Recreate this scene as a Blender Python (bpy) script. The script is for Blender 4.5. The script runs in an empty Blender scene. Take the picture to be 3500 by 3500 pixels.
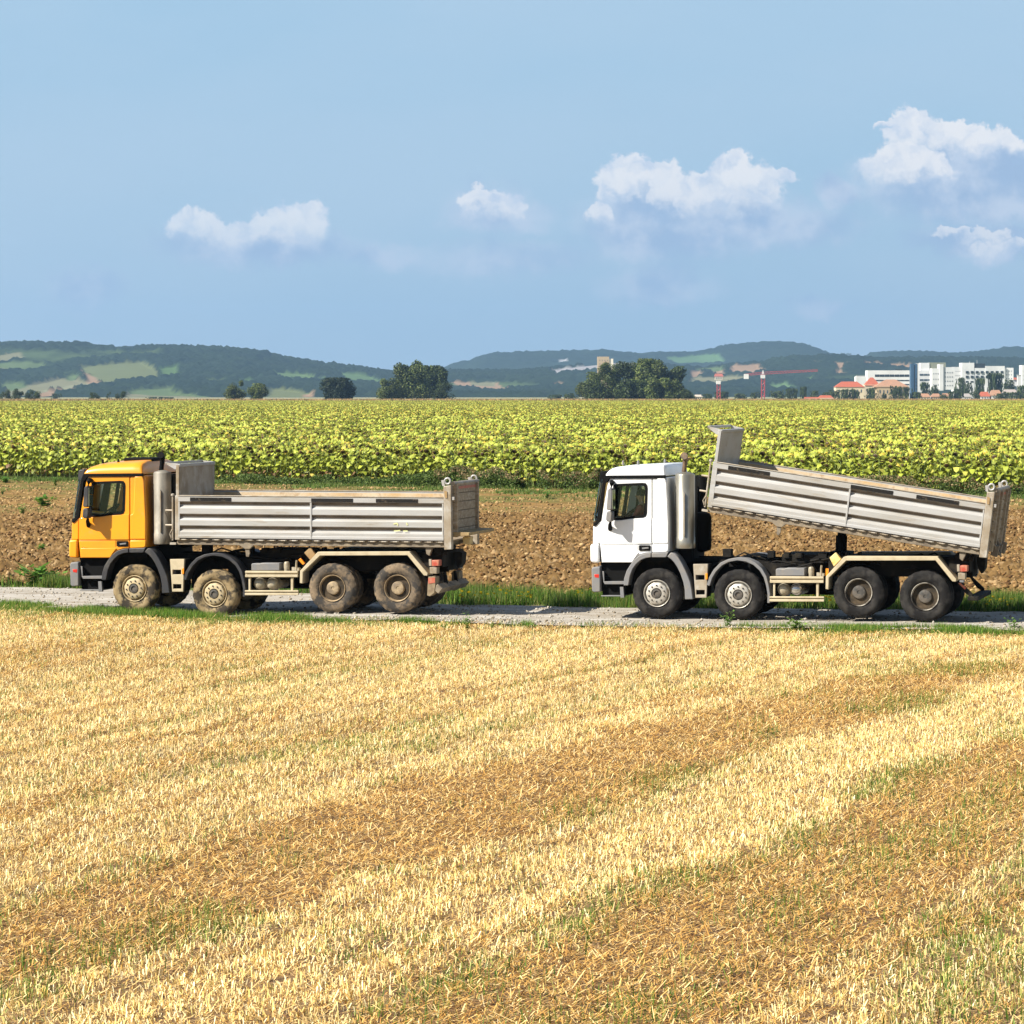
import bpy, bmesh, math, random
import numpy as np
from mathutils import Vector, Matrix
R = math.radians
rng = np.random.default_rng(7)
random.seed(7)
scene = bpy.context.scene
col = scene.collection

# ------------------------------------------------------------------ camera, world, sun, exposure
CAM_H = 4.8; FPX = 10990.0; HOR = 1345.0
cam_d = bpy.data.cameras.new("camera"); cam = bpy.data.objects.new("camera", cam_d); col.objects.link(cam)
cam.location = (0, 0, CAM_H); cam.rotation_euler = (R(90), 0, 0)
cam_d.sensor_width = 36; cam_d.lens = FPX / 3500 * 36
cam_d.shift_y = -(1750 - HOR) / 3500
cam_d.clip_start = 0.5; cam_d.clip_end = 60000
scene.camera = cam
scene.view_settings.view_transform = 'Standard'; scene.view_settings.look = 'None'
scene.view_settings.gamma = 1; scene.view_settings.exposure = 1.03
try:
    scene.cycles.use_denoising = True
    scene.cycles.volume_step_rate = 5; scene.cycles.volume_max_steps = 64
    scene.cycles.max_bounces = 6; scene.cycles.transparent_max_bounces = 12; scene.cycles.volume_bounces = 0
except Exception: pass

SUN = Vector((-0.67, -0.32, 0.67)).normalized()         # towards the sun
sun_el = math.asin(SUN.z); sun_az = math.atan2(SUN.x, SUN.y)
sd = bpy.data.lights.new("sun", 'SUN'); so = bpy.data.objects.new("sun", sd); col.objects.link(so)
sd.energy = 5.0; sd.angle = R(0.5); sd.color = (1.0, 0.945, 0.84)
so.rotation_euler = SUN.to_track_quat('Z', 'Y').to_euler()

def px(x, y, d):
    """world point seen at photograph pixel (x, y) when it stands d metres away"""
    return ((x - 1750) * d / FPX, d, CAM_H - (y - HOR) * d / FPX)
def gd(y): return CAM_H * FPX / (y - HOR)

world = bpy.data.worlds.new("World"); scene.world = world; world.use_nodes = True
def build_world():
    nt = world.node_tree; nt.nodes.clear(); N = nt.nodes.new; L = nt.links.new
    out = N('ShaderNodeOutputWorld'); bg = N('ShaderNodeBackground'); bg.inputs['Strength'].default_value = SKY_STRENGTH
    sky = N('ShaderNodeTexSky'); sky.sky_type = 'NISHITA'; sky.sun_disc = False
    sky.sun_elevation = sun_el; sky.sun_rotation = sun_az; sky.altitude = 200
    sky.air_density = 1.0; sky.dust_density = 0.6; sky.ozone_density = 2.0
    tc = N('ShaderNodeTexCoord')
    nrm = N('ShaderNodeVectorMath'); nrm.operation = 'NORMALIZE'; L(tc.outputs['Generated'], nrm.inputs[0])
    def math_(op, a, b=None, c=None, clamp=False):
        m = N('ShaderNodeMath'); m.operation = op; m.use_clamp = clamp
        for i, v in enumerate((a, b, c)):
            if v is None: continue
            if isinstance(v, (int, float)): m.inputs[i].default_value = v
            else: L(v, m.inputs[i])
        return m.outputs[0]
    sep = N('ShaderNodeSeparateXYZ'); L(nrm.outputs[0], sep.inputs[0])
    # bearing and height above the horizon, in units of the tangent
    az = math_('DIVIDE', sep.outputs[0], math_('MAXIMUM', sep.outputs[1], 0.05))
    el = math_('DIVIDE', sep.outputs[2], math_('MAXIMUM', sep.outputs[1], 0.05))
    def noise(scale, detail, rough, off=0.0, sx=1.0, sy=1.0):
        cb = N('ShaderNodeCombineXYZ'); L(math_('MULTIPLY', az, sx), cb.inputs[0]); L(math_('MULTIPLY', el, sy), cb.inputs[1]); cb.inputs[2].default_value = off
        n = N('ShaderNodeTexNoise'); n.inputs['Scale'].default_value = scale; n.inputs['Detail'].default_value = detail; n.inputs['Roughness'].default_value = rough
        L(cb.outputs[0], n.inputs['Vector']); return n.outputs['Fac']
    n1 = noise(55, 7, 0.55, 1.3); n2 = noise(55, 7, 0.55, 7.7)
    n3 = noise(16, 5, 0.5, 3.1); n4 = noise(7, 4, 0.5, 5.5, 0.6, 1.6)
    n5 = noise(230, 5, 0.6, 2.9); n6 = noise(230, 5, 0.6, 9.9)
    wx = math_('MULTIPLY_ADD', math_('SUBTRACT', n5, 0.5), 0.0085, math_('MULTIPLY_ADD', math_('SUBTRACT', n1, 0.5), 0.0125, az))
    wy = math_('MULTIPLY_ADD', math_('SUBTRACT', n6, 0.5), 0.0085, math_('MULTIPLY_ADD', math_('SUBTRACT', n2, 0.5), 0.0125, el))
    def ramp(v, a, b, lo=0.0, hi=1.0):
        m = N('ShaderNodeMapRange'); m.interpolation_type = 'SMOOTHSTEP'; L(v, m.inputs['Value'])
        m.inputs['From Min'].default_value = a; m.inputs['From Max'].default_value = b; m.inputs['To Min'].default_value = lo; m.inputs['To Max'].default_value = hi
        return m.outputs['Result']
    def blob(px_, py_, rx, ry, amp=1.0, crisp=None):
        cx = (px_ - 1750) / FPX; cy = (HOR - py_) / FPX
        kk = 1.30 if crisp else 1.15; dx = math_('DIVIDE', math_('SUBTRACT', wx, cx), kk * rx / FPX); dy = math_('DIVIDE', math_('SUBTRACT', wy, cy), kk * ry / FPX)
        q = math_('SUBTRACT', 1.0, math_('ADD', math_('MULTIPLY', dx, dx), math_('MULTIPLY', dy, dy)))
        if crisp is None: return math_('MULTIPLY', q, amp)
        return math_('MULTIPLY', ramp(q, 0.0, crisp), ramp(dy, -1.0, 0.15))
    def union(bl):
        r = bl[0]
        for b in bl[1:]: r = math_('MAXIMUM', r, b)
        return r
    # heaped white tops, crisp above and melting below
    T = lambda *a: blob(*a, crisp=0.42)
    tops = union([T(690, 790, 100, 62), T(760, 800, 110, 50), T(860, 800, 110, 52), T(1000, 765, 105, 72), T(1045, 745, 62, 52), T(930, 790, 90, 55),
                  T(1665, 695, 85, 50), T(1730, 705, 60, 45),
                  T(2155, 620, 88, 70), T(2235, 630, 95, 62), T(2115, 665, 70, 48), T(2310, 670, 80, 62), T(2370, 700, 60, 50),
                  T(2515, 590, 72, 66), T(2560, 650, 100, 90), T(2440, 645, 75, 48), T(2520, 680, 110, 60), T(2660, 607, 62, 17),
                  T(3105, 425, 62, 55), T(3040, 420, 60, 22), T(3120, 480, 100, 72), T(3070, 560, 105, 62), T(3150, 590, 110, 60), T(3270, 450, 90, 48), T(3340, 490, 120, 52), T(3450, 510, 110, 40), T(2040, 730, 45, 40), T(3310, 810, 120, 22), T(3440, 850, 110, 26)])
    soft = union([blob(900, 850, 320, 60, 0.8), blob(1670, 700, 130, 70, .8), blob(1700, 730, 170, 60, 0.8), blob(2280, 760, 300, 120), blob(2640, 760, 260, 90, 0.9), blob(2880, 655, 80, 55), blob(3300, 620, 330, 130),
                  blob(3350, 830, 220, 50, 0.8), blob(1750, 880, 240, 50, 0.4), blob(2250, 980, 160, 60, 0.5), blob(1290, 870, 160, 40, 0.5), blob(290, 1000, 110, 60, 0.45), blob(2800, 1050, 80, 25, 0.4)])
    mt = math_('MULTIPLY', tops, 1.0); ms = ramp(math_('ADD', soft, math_('MULTIPLY', math_('SUBTRACT', n3, 0.5), 1.9)), -0.6, 0.9, 0, 1)
    # puffy relief: noise against itself shifted towards the sun
    def noise2(dx_, dy_):
        cb = N('ShaderNodeCombineXYZ'); L(math_('ADD', wx, dx_), cb.inputs[0]); L(math_('ADD', wy, dy_), cb.inputs[1])
        n = N('ShaderNodeTexNoise'); n.inputs['Scale'].default_value = 95; n.inputs['Detail'].default_value = 6; n.inputs['Roughness'].default_value = .5; L(cb.outputs[0], n.inputs['Vector']); return n.outputs['Fac']
    rel = ramp(math_('ADD', math_('MULTIPLY', math_('SUBTRACT', noise2(0.0, 0.0), noise2(-0.002, 0.003)), 2.2), math_('MULTIPLY', tops, 0.30)), -0.25, 0.55)
    veil = math_('MULTIPLY', ramp(n4, 0.36, 0.66), ramp(el, 0.0, 0.10, 0.34, 0.26))
    def mix(f, a, b):
        m = N('ShaderNodeMix'); m.data_type = 'RGBA'
        if isinstance(f, (int, float)): m.inputs[0].default_value = f
        else: L(f, m.inputs[0])
        for s, v in ((6, a), (7, b)):
            if isinstance(v, tuple): m.inputs[s].default_value = (*v, 1)
            else: L(v, m.inputs[s])
        return m.outputs[2]
    k = 1.0 / SKY_STRENGTH / 2.042
    s = lambda r, g, b: (r * k, g * k, b * k)
    # the photo's even, pale blue over the nishita sky's own light
    grad = mix(ramp(el, -0.01, 0.13), s(*SKY_LOW), s(*SKY_HIGH))
    away = math_('MAXIMUM', ramp(el, 0.125, 0.24), ramp(math_('ABSOLUTE', az), 0.35, 1.2))
    base = mix(away, mix(0.88, sky.outputs[0], grad), sky.outputs[0])
    base = mix(math_('MULTIPLY', veil, 1.0), base, s(.60, .71, .84))
    c = mix(math_('MULTIPLY', ms, 0.85), base, mix(ramp(n2, .38, .62), s(.365, .50, .73), s(.63, .71, .86)))
    c = mix(math_('MULTIPLY', mt, ramp(el, 0.03, 0.075, 0.55, 0.97)), c, mix(rel, s(.60, .70, .86), s(.93, .93, .95)))
    L(c, bg.inputs['Color']); L(bg.outputs[0], out.inputs[0])
SKY_STRENGTH = 0.05; HAZE = 5.6e-5
SKY_LOW = (.385, .575, .775); SKY_HIGH = (.385, .605, .81)
build_world()

# ------------------------------------------------------------------ helpers
def tag(o, label=None, cat=None, group=None, kind=None):
    if label: o['label'] = label
    if cat: o['category'] = cat
    if group: o['group'] = group
    if kind: o['kind'] = kind
    return o
def empty(name, loc=(0, 0, 0), rz=0):
    o = bpy.data.objects.new(name, None); col.objects.link(o); o.location = loc; o.rotation_euler = (0, 0, rz)
    o.empty_display_size = 0.2
    return o

def node_mat(name):
    m = bpy.data.materials.new(name); m.use_nodes = True
    nt = m.node_tree; b = nt.nodes['Principled BSDF']
    return m, nt, b
def mat(name, c, rough=0.6, metal=0.0, c2=None, scale=3.0, detail=5, bump=0.0, bscale=30, lo=.4, hi=.65, coat=0, c3=None, s3=1.0, lo3=.5, hi3=.7, stretch=(1,1,1), spec=None, coord='Object'):
    m, nt, b = node_mat(name); N = nt.nodes.new; L = nt.links.new
    b.inputs['Base Color'].default_value = (*c, 1); b.inputs['Roughness'].default_value = rough; b.inputs['Metallic'].default_value = metal
    if coat: b.inputs['Coat Weight'].default_value = coat; b.inputs['Coat Roughness'].default_value = .08
    if spec is not None: b.inputs['Specular IOR Level'].default_value = spec
    tc = N('ShaderNodeTexCoord'); mp = N('ShaderNodeMapping'); mp.inputs['Scale'].default_value = stretch
    L(tc.outputs[coord], mp.inputs[0])
    def layer(prev, cc, sc, l, h):
        n = N('ShaderNodeTexNoise'); n.inputs['Scale'].default_value = sc; n.inputs['Detail'].default_value = detail; n.inputs['Roughness'].default_value = .62
        L(mp.outputs[0], n.inputs['Vector'])
        r = N('ShaderNodeMapRange'); r.inputs['From Min'].default_value = l; r.inputs['From Max'].default_value = h; L(n.outputs['Fac'], r.inputs['Value'])
        x = N('ShaderNodeMix'); x.data_type = 'RGBA'; L(r.outputs[0], x.inputs[0])
        if isinstance(prev, tuple): x.inputs[6].default_value = (*prev, 1)
        else: L(prev, x.inputs[6])
        x.inputs[7].default_value = (*cc, 1)
        return x.outputs[2]
    src = c
    if c2 is not None: src = layer(src, c2, scale, lo, hi)
    if c3 is not None: src = layer(src, c3, s3, lo3, hi3)
    if not isinstance(src, tuple): L(src, b.inputs['Base Color'])
    if bump:
        n = N('ShaderNodeTexNoise'); n.inputs['Scale'].default_value = bscale; n.inputs['Detail'].default_value = 4; L(mp.outputs[0], n.inputs['Vector'])
        bp = N('ShaderNodeBump'); bp.inputs['Strength'].default_value = bump; bp.inputs['Distance'].default_value = .02
        L(n.outputs['Fac'], bp.inputs['Height']); L(bp.outputs[0], b.inputs['Normal'])
    return m
def attr_mat(name, rough=0.8, transl=0.0, vary=0.0, spec=0.3):
    """surface colour from the mesh's own colour attribute"""
    m, nt, b = node_mat(name); N = nt.nodes.new; L = nt.links.new
    a = N('ShaderNodeAttribute'); a.attribute_name = 'Col'
    src = a.outputs['Color']
    if vary:
        oi = N('ShaderNodeObjectInfo'); hs = N('ShaderNodeHueSaturation'); mr = N('ShaderNodeMapRange'); L(oi.outputs['Random'], mr.inputs[0])
        mr.inputs['To Min'].default_value = 1 - vary; mr.inputs['To Max'].default_value = 1 + vary; L(mr.outputs[0], hs.inputs['Value']); L(src, hs.inputs['Color']); src = hs.outputs[0]
    L(src, b.inputs['Base Color']); b.inputs['Roughness'].default_value = rough; b.inputs['Specular IOR Level'].default_value = spec
    if transl:
        t = N('ShaderNodeBsdfTranslucent'); L(src, t.inputs[0]); mx = N('ShaderNodeMixShader'); mx.inputs[0].default_value = transl
        L(b.outputs[0], mx.inputs[1]); L(t.outputs[0], mx.inputs[2]); L(mx.outputs[0], nt.nodes['Material Output'].inputs[0])
    return m

def np_mesh(name, V, F, colors=None, mat_=None, smooth=False, midx=None):
    """V (n,3), F (m,k) all faces with k corners; colors per vertex"""
    V = np.ascontiguousarray(V, dtype=np.float32); F = np.ascontiguousarray(F, dtype=np.int32)
    me = bpy.data.meshes.new(name); k = F.shape[1]
    me.vertices.add(len(V)); me.vertices.foreach_set('co', V.ravel())
    me.loops.add(F.size); me.loops.foreach_set('vertex_index', F.ravel())
    me.polygons.add(len(F)); me.polygons.foreach_set('loop_start', np.arange(0, F.size, k, dtype=np.int32))
    try: me.polygons.foreach_set('loop_total', np.full(len(F), k, dtype=np.int32))
    except Exception: pass
    if smooth: me.polygons.foreach_set('use_smooth', np.ones(len(F), dtype=bool))
    if colors is not None:
        c = np.ones((len(V), 4), dtype=np.float32); c[:, :3] = colors
        a = me.color_attributes.new('Col', 'FLOAT_COLOR', 'POINT'); a.data.foreach_set('color', c.ravel())
    if mat_ is not None:
        for m in (mat_ if isinstance(mat_, (list, tuple)) else [mat_]): me.materials.append(m)
    if midx is not None: me.polygons.foreach_set('material_index', np.asarray(midx, dtype=np.int32))
    me.update(calc_edges=True); me.validate()
    return me
def np_obj(name, V, F, colors=None, mat_=None, smooth=False, parent=None):
    o = bpy.data.objects.new(name, np_mesh(name, V, F, colors, mat_, smooth)); col.objects.link(o)
    if parent: o.parent = parent
    return o
def grid_faces(nx, ny):
    i = np.arange(nx * ny).reshape(ny, nx)
    return np.stack([i[:-1, :-1].ravel(), i[:-1, 1:].ravel(), i[1:, 1:].ravel(), i[1:, :-1].ravel()], 1)

# numpy noise
def _hash(ix, iy, s):
    h = (ix.astype(np.int64) * 374761393 + iy.astype(np.int64) * 668265263 + s * 2147483647) & 0xffffffff
    h = ((h ^ (h >> 13)) * 1274126177) & 0xffffffff
    return ((h ^ (h >> 16)) & 0xffffff) / float(0xffffff)
def vnoise(x, y, s=0):
    ix = np.floor(x); iy = np.floor(y); fx = x - ix; fy = y - iy
    fx = fx * fx * (3 - 2 * fx); fy = fy * fy * (3 - 2 * fy)
    a = _hash(ix, iy, s); b = _hash(ix + 1, iy, s); c = _hash(ix, iy + 1, s); d = _hash(ix + 1, iy + 1, s)
    return (a * (1 - fx) + b * fx) * (1 - fy) + (c * (1 - fx) + d * fx) * fy
def fbm(x, y, oct=4, s=0, g=.5):
    r = 0; a = 1; t = 0
    for o in range(oct):
        r = r + a * vnoise(x * 2 ** o + o * 17.3, y * 2 ** o - o * 9.1, s + o); t += a; a *= g
    return r / t
def worley(x, y, s=0):
    ix = np.floor(x); iy = np.floor(y); best = np.full(x.shape, 9.0); idv = np.zeros(x.shape)
    for dx in (-1, 0, 1):
        for dy in (-1, 0, 1):
            cx = ix + dx; cy = iy + dy
            d = (x - cx - _hash(cx, cy, s)) ** 2 + (y - cy - _hash(cx, cy, s + 5)) ** 2
            m = d < best; best = np.where(m, d, best); idv = np.where(m, _hash(cx, cy, s + 9), idv)
    return np.sqrt(best), idv

class MB:
    def __init__(s): s.bm = bmesh.new(); s.fn = None; s.mi = 0
    def _v(s, p):
        if s.fn: p = s.fn(*p)
        return s.bm.verts.new(p)
    def face(s, vs, smooth=False):
        try:
            f = s.bm.faces.new(vs); f.material_index = s.mi; f.smooth = smooth; return f
        except ValueError: return None
    def box(s, x0, x1, y0, y1, z0, z1, rot=None, piv=None):
        P = [(x, y, z) for z in (z0, z1) for y in (y0, y1) for x in (x0, x1)]
        if rot is not None:
            c = Vector(piv if piv else ((x0 + x1) / 2, (y0 + y1) / 2, (z0 + z1) / 2)); P = [tuple(rot @ (Vector(p) - c) + c) for p in P]
        v = [s._v(p) for p in P]
        for q in ((0, 2, 3, 1), (4, 5, 7, 6), (0, 1, 5, 4), (1, 3, 7, 5), (3, 2, 6, 7), (2, 0, 4, 6)): s.face([v[i] for i in q])
        return s
    def prism(s, pts, a0, a1, axis='y', holes=()):
        """polygon (with holes) swept along an axis: pts are (x,z) for y, (y,z) for x, (x,y) for z"""
        def P(p, a):
            return {'y': (p[0], a, p[1]), 'x': (a, p[0], p[1]), 'z': (p[0], p[1], a)}[axis]
        if not holes:
            A = [s._v(P(p, a0)) for p in pts]; B = [s._v(P(p, a1)) for p in pts]; n = len(pts)
            s.face(A[::-1]); s.face(B)
            for i in range(n): s.face([A[i], A[(i + 1) % n], B[(i + 1) % n], B[i]])
            return s
        rings = [list(pts)] + [list(h) for h in holes]; sides = []
        for a in (a0, a1):
            edges = []; rv = []
            for r in rings:
                vs = [s._v(P(p, a)) for p in r]; rv.append(vs)
                for i in range(len(vs)): edges.append(s.bm.edges.new((vs[i], vs[(i + 1) % len(vs)])))
            res = bmesh.ops.triangle_fill(s.bm, edges=edges, use_beauty=True)
            for g in res['geom']:
                if isinstance(g, bmesh.types.BMFace): g.material_index = s.mi
            sides.append(rv)
        for A, B in zip(sides[0], sides[1]):
            n = len(A)
            for i in range(n): s.face([A[i], A[(i + 1) % n], B[(i + 1) % n], B[i]])
        return s
    def tube(s, pts, r, seg=8, cap=True):
        P = [Vector(p) for p in pts]; rr = r if isinstance(r, (list, tuple)) else [r] * len(P); rings = []; up = Vector((0, 0, 1))
        for i, p in enumerate(P):
            d = (P[min(i + 1, len(P) - 1)] - P[max(i - 1, 0)]).normalized()
            a = d.cross(up if abs(d.z) < .95 else Vector((0, 1, 0))).normalized(); b = d.cross(a)
            rings.append([s._v(tuple(p + (a * math.cos(t) + b * math.sin(t)) * rr[i])) for t in [2 * math.pi * k / seg for k in range(seg)]])
        for A, B in zip(rings, rings[1:]):
            for k in range(seg): s.face([A[k], A[(k + 1) % seg], B[(k + 1) % seg], B[k]], True)
        if cap: s.face(rings[0][::-1]); s.face(rings[-1])
        return s
    def lathe(s, prof, c, axis='y', seg=32, rf=None, close=False):
        """prof: list of (radius, along)"""
        rings = []
        for (r, h) in prof:
            ring = []
            for k in range(seg):
                t = 2 * math.pi * k / seg; q = r * (rf(k, r) if rf else 1); a, b = q * math.cos(t), q * math.sin(t)
                p = {'y': (c[0] + a, c[1] + h, c[2] + b), 'z': (c[0] + a, c[1] + b, c[2] + h), 'x': (c[0] + h, c[1] + a, c[2] + b)}[axis]
                ring.append(s._v(p))
            rings.append(ring)
        pairs = list(zip(rings, rings[1:])) + ([(rings[-1], rings[0])] if close else [])
        for A, B in pairs:
            for k in range(seg): s.face([A[k], A[(k + 1) % seg], B[(k + 1) % seg], B[k]], True)
        if not close: s.face(rings[0][::-1]); s.face(rings[-1])
        return s
    def loft(s, secs, closed=False, cap=False, smooth=True):
        rings = [[s._v(p) for p in sec] for sec in secs]; n = len(rings[0])
        for A, B in zip(rings, rings[1:]):
            for k in range(n if closed else n - 1): s.face([A[k], A[(k + 1) % n], B[(k + 1) % n], B[k]], smooth)
        if cap: s.face(rings[0][::-1]); s.face(rings[-1])
        return s
    def mesh(s, name, mats, sharp=35, bevel=0):
        bmesh.ops.recalc_face_normals(s.bm, faces=s.bm.faces[:])
        me = bpy.data.meshes.new(name); s.bm.to_mesh(me); s.bm.free()
        for m in (mats if isinstance(mats, (list, tuple)) else [mats]): me.materials.append(m)
        me.polygons.foreach_set('use_smooth', np.ones(len(me.polygons), dtype=bool)); me.set_sharp_from_angle(angle=R(sharp))
        return me
    def build(s, name, mats, parent=None, bevel=0, loc=(0, 0, 0), sharp=35, seg=2):
        o = bpy.data.objects.new(name, s.mesh(name, mats, sharp)); col.objects.link(o); o.location = loc
        if parent: o.parent = parent
        if bevel:
            b = o.modifiers.new('bevel', 'BEVEL'); b.width = bevel; b.segments = seg; b.limit_method = 'ANGLE'; b.angle_limit = R(40); b.harden_normals = False
        return o
def copy_tree(o, parent=None):
    c = o.copy(); col.objects.link(c)
    if parent: c.parent = parent
    for ch in list(o.children): copy_tree(ch, c)
    return c
# ------------------------------------------------------------------ the setting: ground, road, fields
def interp(v, pts):
    return np.interp(v, [p[0] for p in pts], [p[1] for p in pts])
# the road's two edges as world lines (x, y)
def wl(pts): return [((x - 1750) * gd(y) / FPX, gd(y)) for x, y in pts]
NEAR_E = [(-60, 90)] + wl([(-300, 2055), (0, 2066), (457, 2088), (1000, 2112), (1700, 2128), (2500, 2142), (3500, 2156), (3900, 2162)]) + [(60, 45)]
FAR_E = [(-60, 93)] + wl([(-300, 2003), (0, 2009), (500, 2016), (960, 2023), (1120, 2030), (1210, 2050), (1330, 2066), (1500, 2071), (2000, 2077), (2500, 2083), (3500, 2096), (3900, 2101)]) + [(60, 51)]
near_e = lambda x: interp(x, NEAR_E)
far_e = lambda x: interp(x, FAR_E)
SUNF = [(-400, 390), (-29, 180), (0, 163), (24, 149), (400, -60)]
sunf_e = lambda x: interp(x, SUNF)
COARSE = lambda x: 128 + .12 * x

def road_z(x, y):
    """the track is gently uneven; wheels stand in or on it"""
    z = interp(x, [(-9.5, 0), (-8.2, 0), (-7.4, -.05), (-6.6, -.07), (-5.6, -.04), (-4, .02), (-2.6, .03), (0, 0), (3, 0), (6, .01), (7.4, .02), (9, .03), (14, .0)])
    w = np.clip((y - 60) / 4, 0, 1) * np.clip((82 - y) / 4, 0, 1)
    return z * w

g_dirt = mat('earth', (.17, .11, .06), .95, c2=(.23, .15, .08), scale=.2, bump=.3, bscale=3)
o = np_obj('ground', [(-16000, -300, -.30), (16000, -300, -.30), (16000, 15500, -.30), (-16000, 15500, -.30)], [(0, 1, 2, 3)], mat_=mat('far_ground', (.20, .22, .09), .95, c2=(.34, .27, .15), scale=.004, detail=6, c3=(.07, .10, .05), s3=.01))
tag(o, kind='structure')

def sheet(name, xs, ys_lo, ys_hi, ny, zf, m, smooth=True, colf=None):
    """a strip between two lines y = lo(x) and y = hi(x)"""
    X = np.repeat(xs[None, :], ny, 0); t = np.linspace(0, 1, ny)[:, None]
    Y = ys_lo(xs)[None, :] * (1 - t) + ys_hi(xs)[None, :] * t
    Z = zf(X, Y); V = np.stack([X.ravel(), Y.ravel(), Z.ravel()], 1)
    c = colf(X, Y).reshape(-1, 3) if colf else None
    return np_obj(name, V, grid_faces(len(xs), ny), c, m, smooth)

# gravel road
xs = np.arange(-40, 40.01, .1)
road_m = mat('gravel', (.335, .30, .25), .92, c2=(.24, .20, .15), scale=.55, detail=8, bump=.8, bscale=26, c3=(.44, .41, .365), s3=2.2, lo3=.5, hi3=.62, stretch=(.35, 1, 1))
def rz(X, Y): return road_z(X, Y) + .035 * (fbm(X * .9, Y * .9, 4, 3) - .5) + .012 * (vnoise(X * 7, Y * 7, 5) - .5)
o = sheet('gravel_road', xs, lambda x: near_e(x) - .3 + .35 * (fbm(x * .9, x * 0, 3, 9) - .5), lambda x: far_e(x) + .35 + .25 * (vnoise(x * 1.7, x * 0, 8) - .5), 70, rz, road_m); tag(o, kind='structure')
# soil under the stubble, verge and fields
soil_m = mat('stubble_soil', (.15, .082, .032), .95, c2=(.085, .045, .018), scale=1.3, detail=8, bump=.9, bscale=14, c3=(.27, .16, .065), s3=5)
def sz(X, Y): return -.05 + .06 * (fbm(X * .35, Y * .35, 3, 11) - .5) + .04 * (fbm(X * 3, Y * 3, 3, 12) - .5) + np.where(Y > near_e(X) - 1.5, .04, 0) * 0
o = sheet('stubble_soil', np.arange(-26, 26.01, .2), lambda x: 0 * x + 12, lambda x: near_e(x) + .05 * 0 + .4, 300, lambda X, Y: np.minimum(sz(X, Y), road_z(X, Y) - .02), soil_m); tag(o, kind='structure')
verge_m = mat('verge_soil', (.16, .13, .06), .95, c2=(.10, .10, .04), scale=1.0, bump=.5)
o = sheet('verge', np.arange(-40, 40.01, .4), lambda x: far_e(x) - .3, lambda x: far_e(x) + 6.5, 24, lambda X, Y: -.06 + .05 * (fbm(X * .6, Y * .6, 3, 21) - .5), verge_m); tag(o, kind='structure')

# ploughed land: clods raised in the mesh itself, near part coarse, far part harrowed flat
def plough_lo(x): return far_e(x) + interp(x, [(-12, 1.6), (-6, 2.0), (-3.5, 4.0), (0, 4.2), (12, 4.0)])
def furrow(X, Y):
    wx = X + .5 * (fbm(X * .5, Y * .5, 3, 31) - .5); wy = Y + .5 * (fbm(X * .5, Y * .5, 3, 33) - .5)
    d1, i1 = worley(wx * 5.6, wy * 4.0, 41); d2, i2 = worley(wx * 11, wy * 8.0, 47)
    big = np.clip(.62 - d1, 0, 1) * (.25 + i1) ; sm = np.clip(.6 - d2, 0, 1) * (.2 + i2)
    base = fbm(X * 1.1, Y * 1.1, 4, 35)
    h = .26 * big + .14 * sm + .30 * (base - .5) + .05 * (fbm(X * 9, Y * 9, 2, 37) - .5)
    e = np.clip((COARSE(X) + 3 * (fbm(X * .2, Y * .6, 3, 39) - .5) * 2 - Y) / 2.5, 0, 1)
    return .02 + e * h + (1 - e) * .045 * (fbm(X * 3, Y * 3, 3, 43) - .5)
def ploughcol(X, Y):
    n = fbm(X * .12, Y * .12, 4, 51); n2 = fbm(X * 2.5, Y * 2.5, 3, 53); _, i1 = worley(X * 6.2, Y * 4.4, 41)
    e = np.clip((COARSE(X) + 3 * (fbm(X * .2, Y * .6, 3, 39) - .5) * 2 - Y) / 2.5, 0, 1)[..., None]
    a = np.array([.11, .062, .021]); b = np.array([.23, .14, .052]); c = np.array([.44, .30, .155])
    co = a + (b - a) * np.clip(n2 * 1.6 - .3, 0, 1)[..., None]
    co = co + (c - co) * (np.clip(i1 * 4 - 3.2, 0, 1) * .8)[..., None]
    f1 = np.array([.235, .138, .046]); f2 = np.array([.14, .125, .034])
    g = np.clip(fbm(X * .15, Y * .35, 4, 57) * 2.6 - .95 + interp(Y - sunf_e(X), [(-40, -.3), (-20, .1), (0, .8)]), 0, 1)[..., None]
    fl = f1 + (f2 - f1) * g; fl = fl * (.62 + .76 * fbm(X * 1.6, Y * 1.1, 4, 59)[..., None])
    return (co * e + fl * (1 - e)) * (.9 + .25 * (n[..., None] - .5))
pm = attr_mat('ploughed_earth', .95, spec=.15)
o = sheet('ploughed_field', np.arange(-29, 28.01, .07), plough_lo, lambda x: 0 * x + 136, 720, furrow, pm, smooth=False, colf=ploughcol); tag(o, kind='structure')
o = sheet('harrowed_field', np.arange(-45, 45.01, .13), lambda x: 0 * x + 135.8, lambda x: sunf_e(x) + 4, 300, lambda X, Y: -.0 + .16 * (fbm(X * 2.2, Y * 2.0, 4, 43) - .5), pm, smooth=False, colf=ploughcol); tag(o, kind='structure')
o = sheet('field_soil', np.arange(-520, 520.01, 10), lambda x: sunf_e(x) + 2, lambda x: 0 * x + 1700, 60, lambda X, Y: 0 * X + np.where(Y > 1400, -.1, -.02), mat('field_earth', (.12, .09, .04), .95, c2=(.15, .13, .05), scale=.4)); tag(o, kind='structure')

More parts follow.
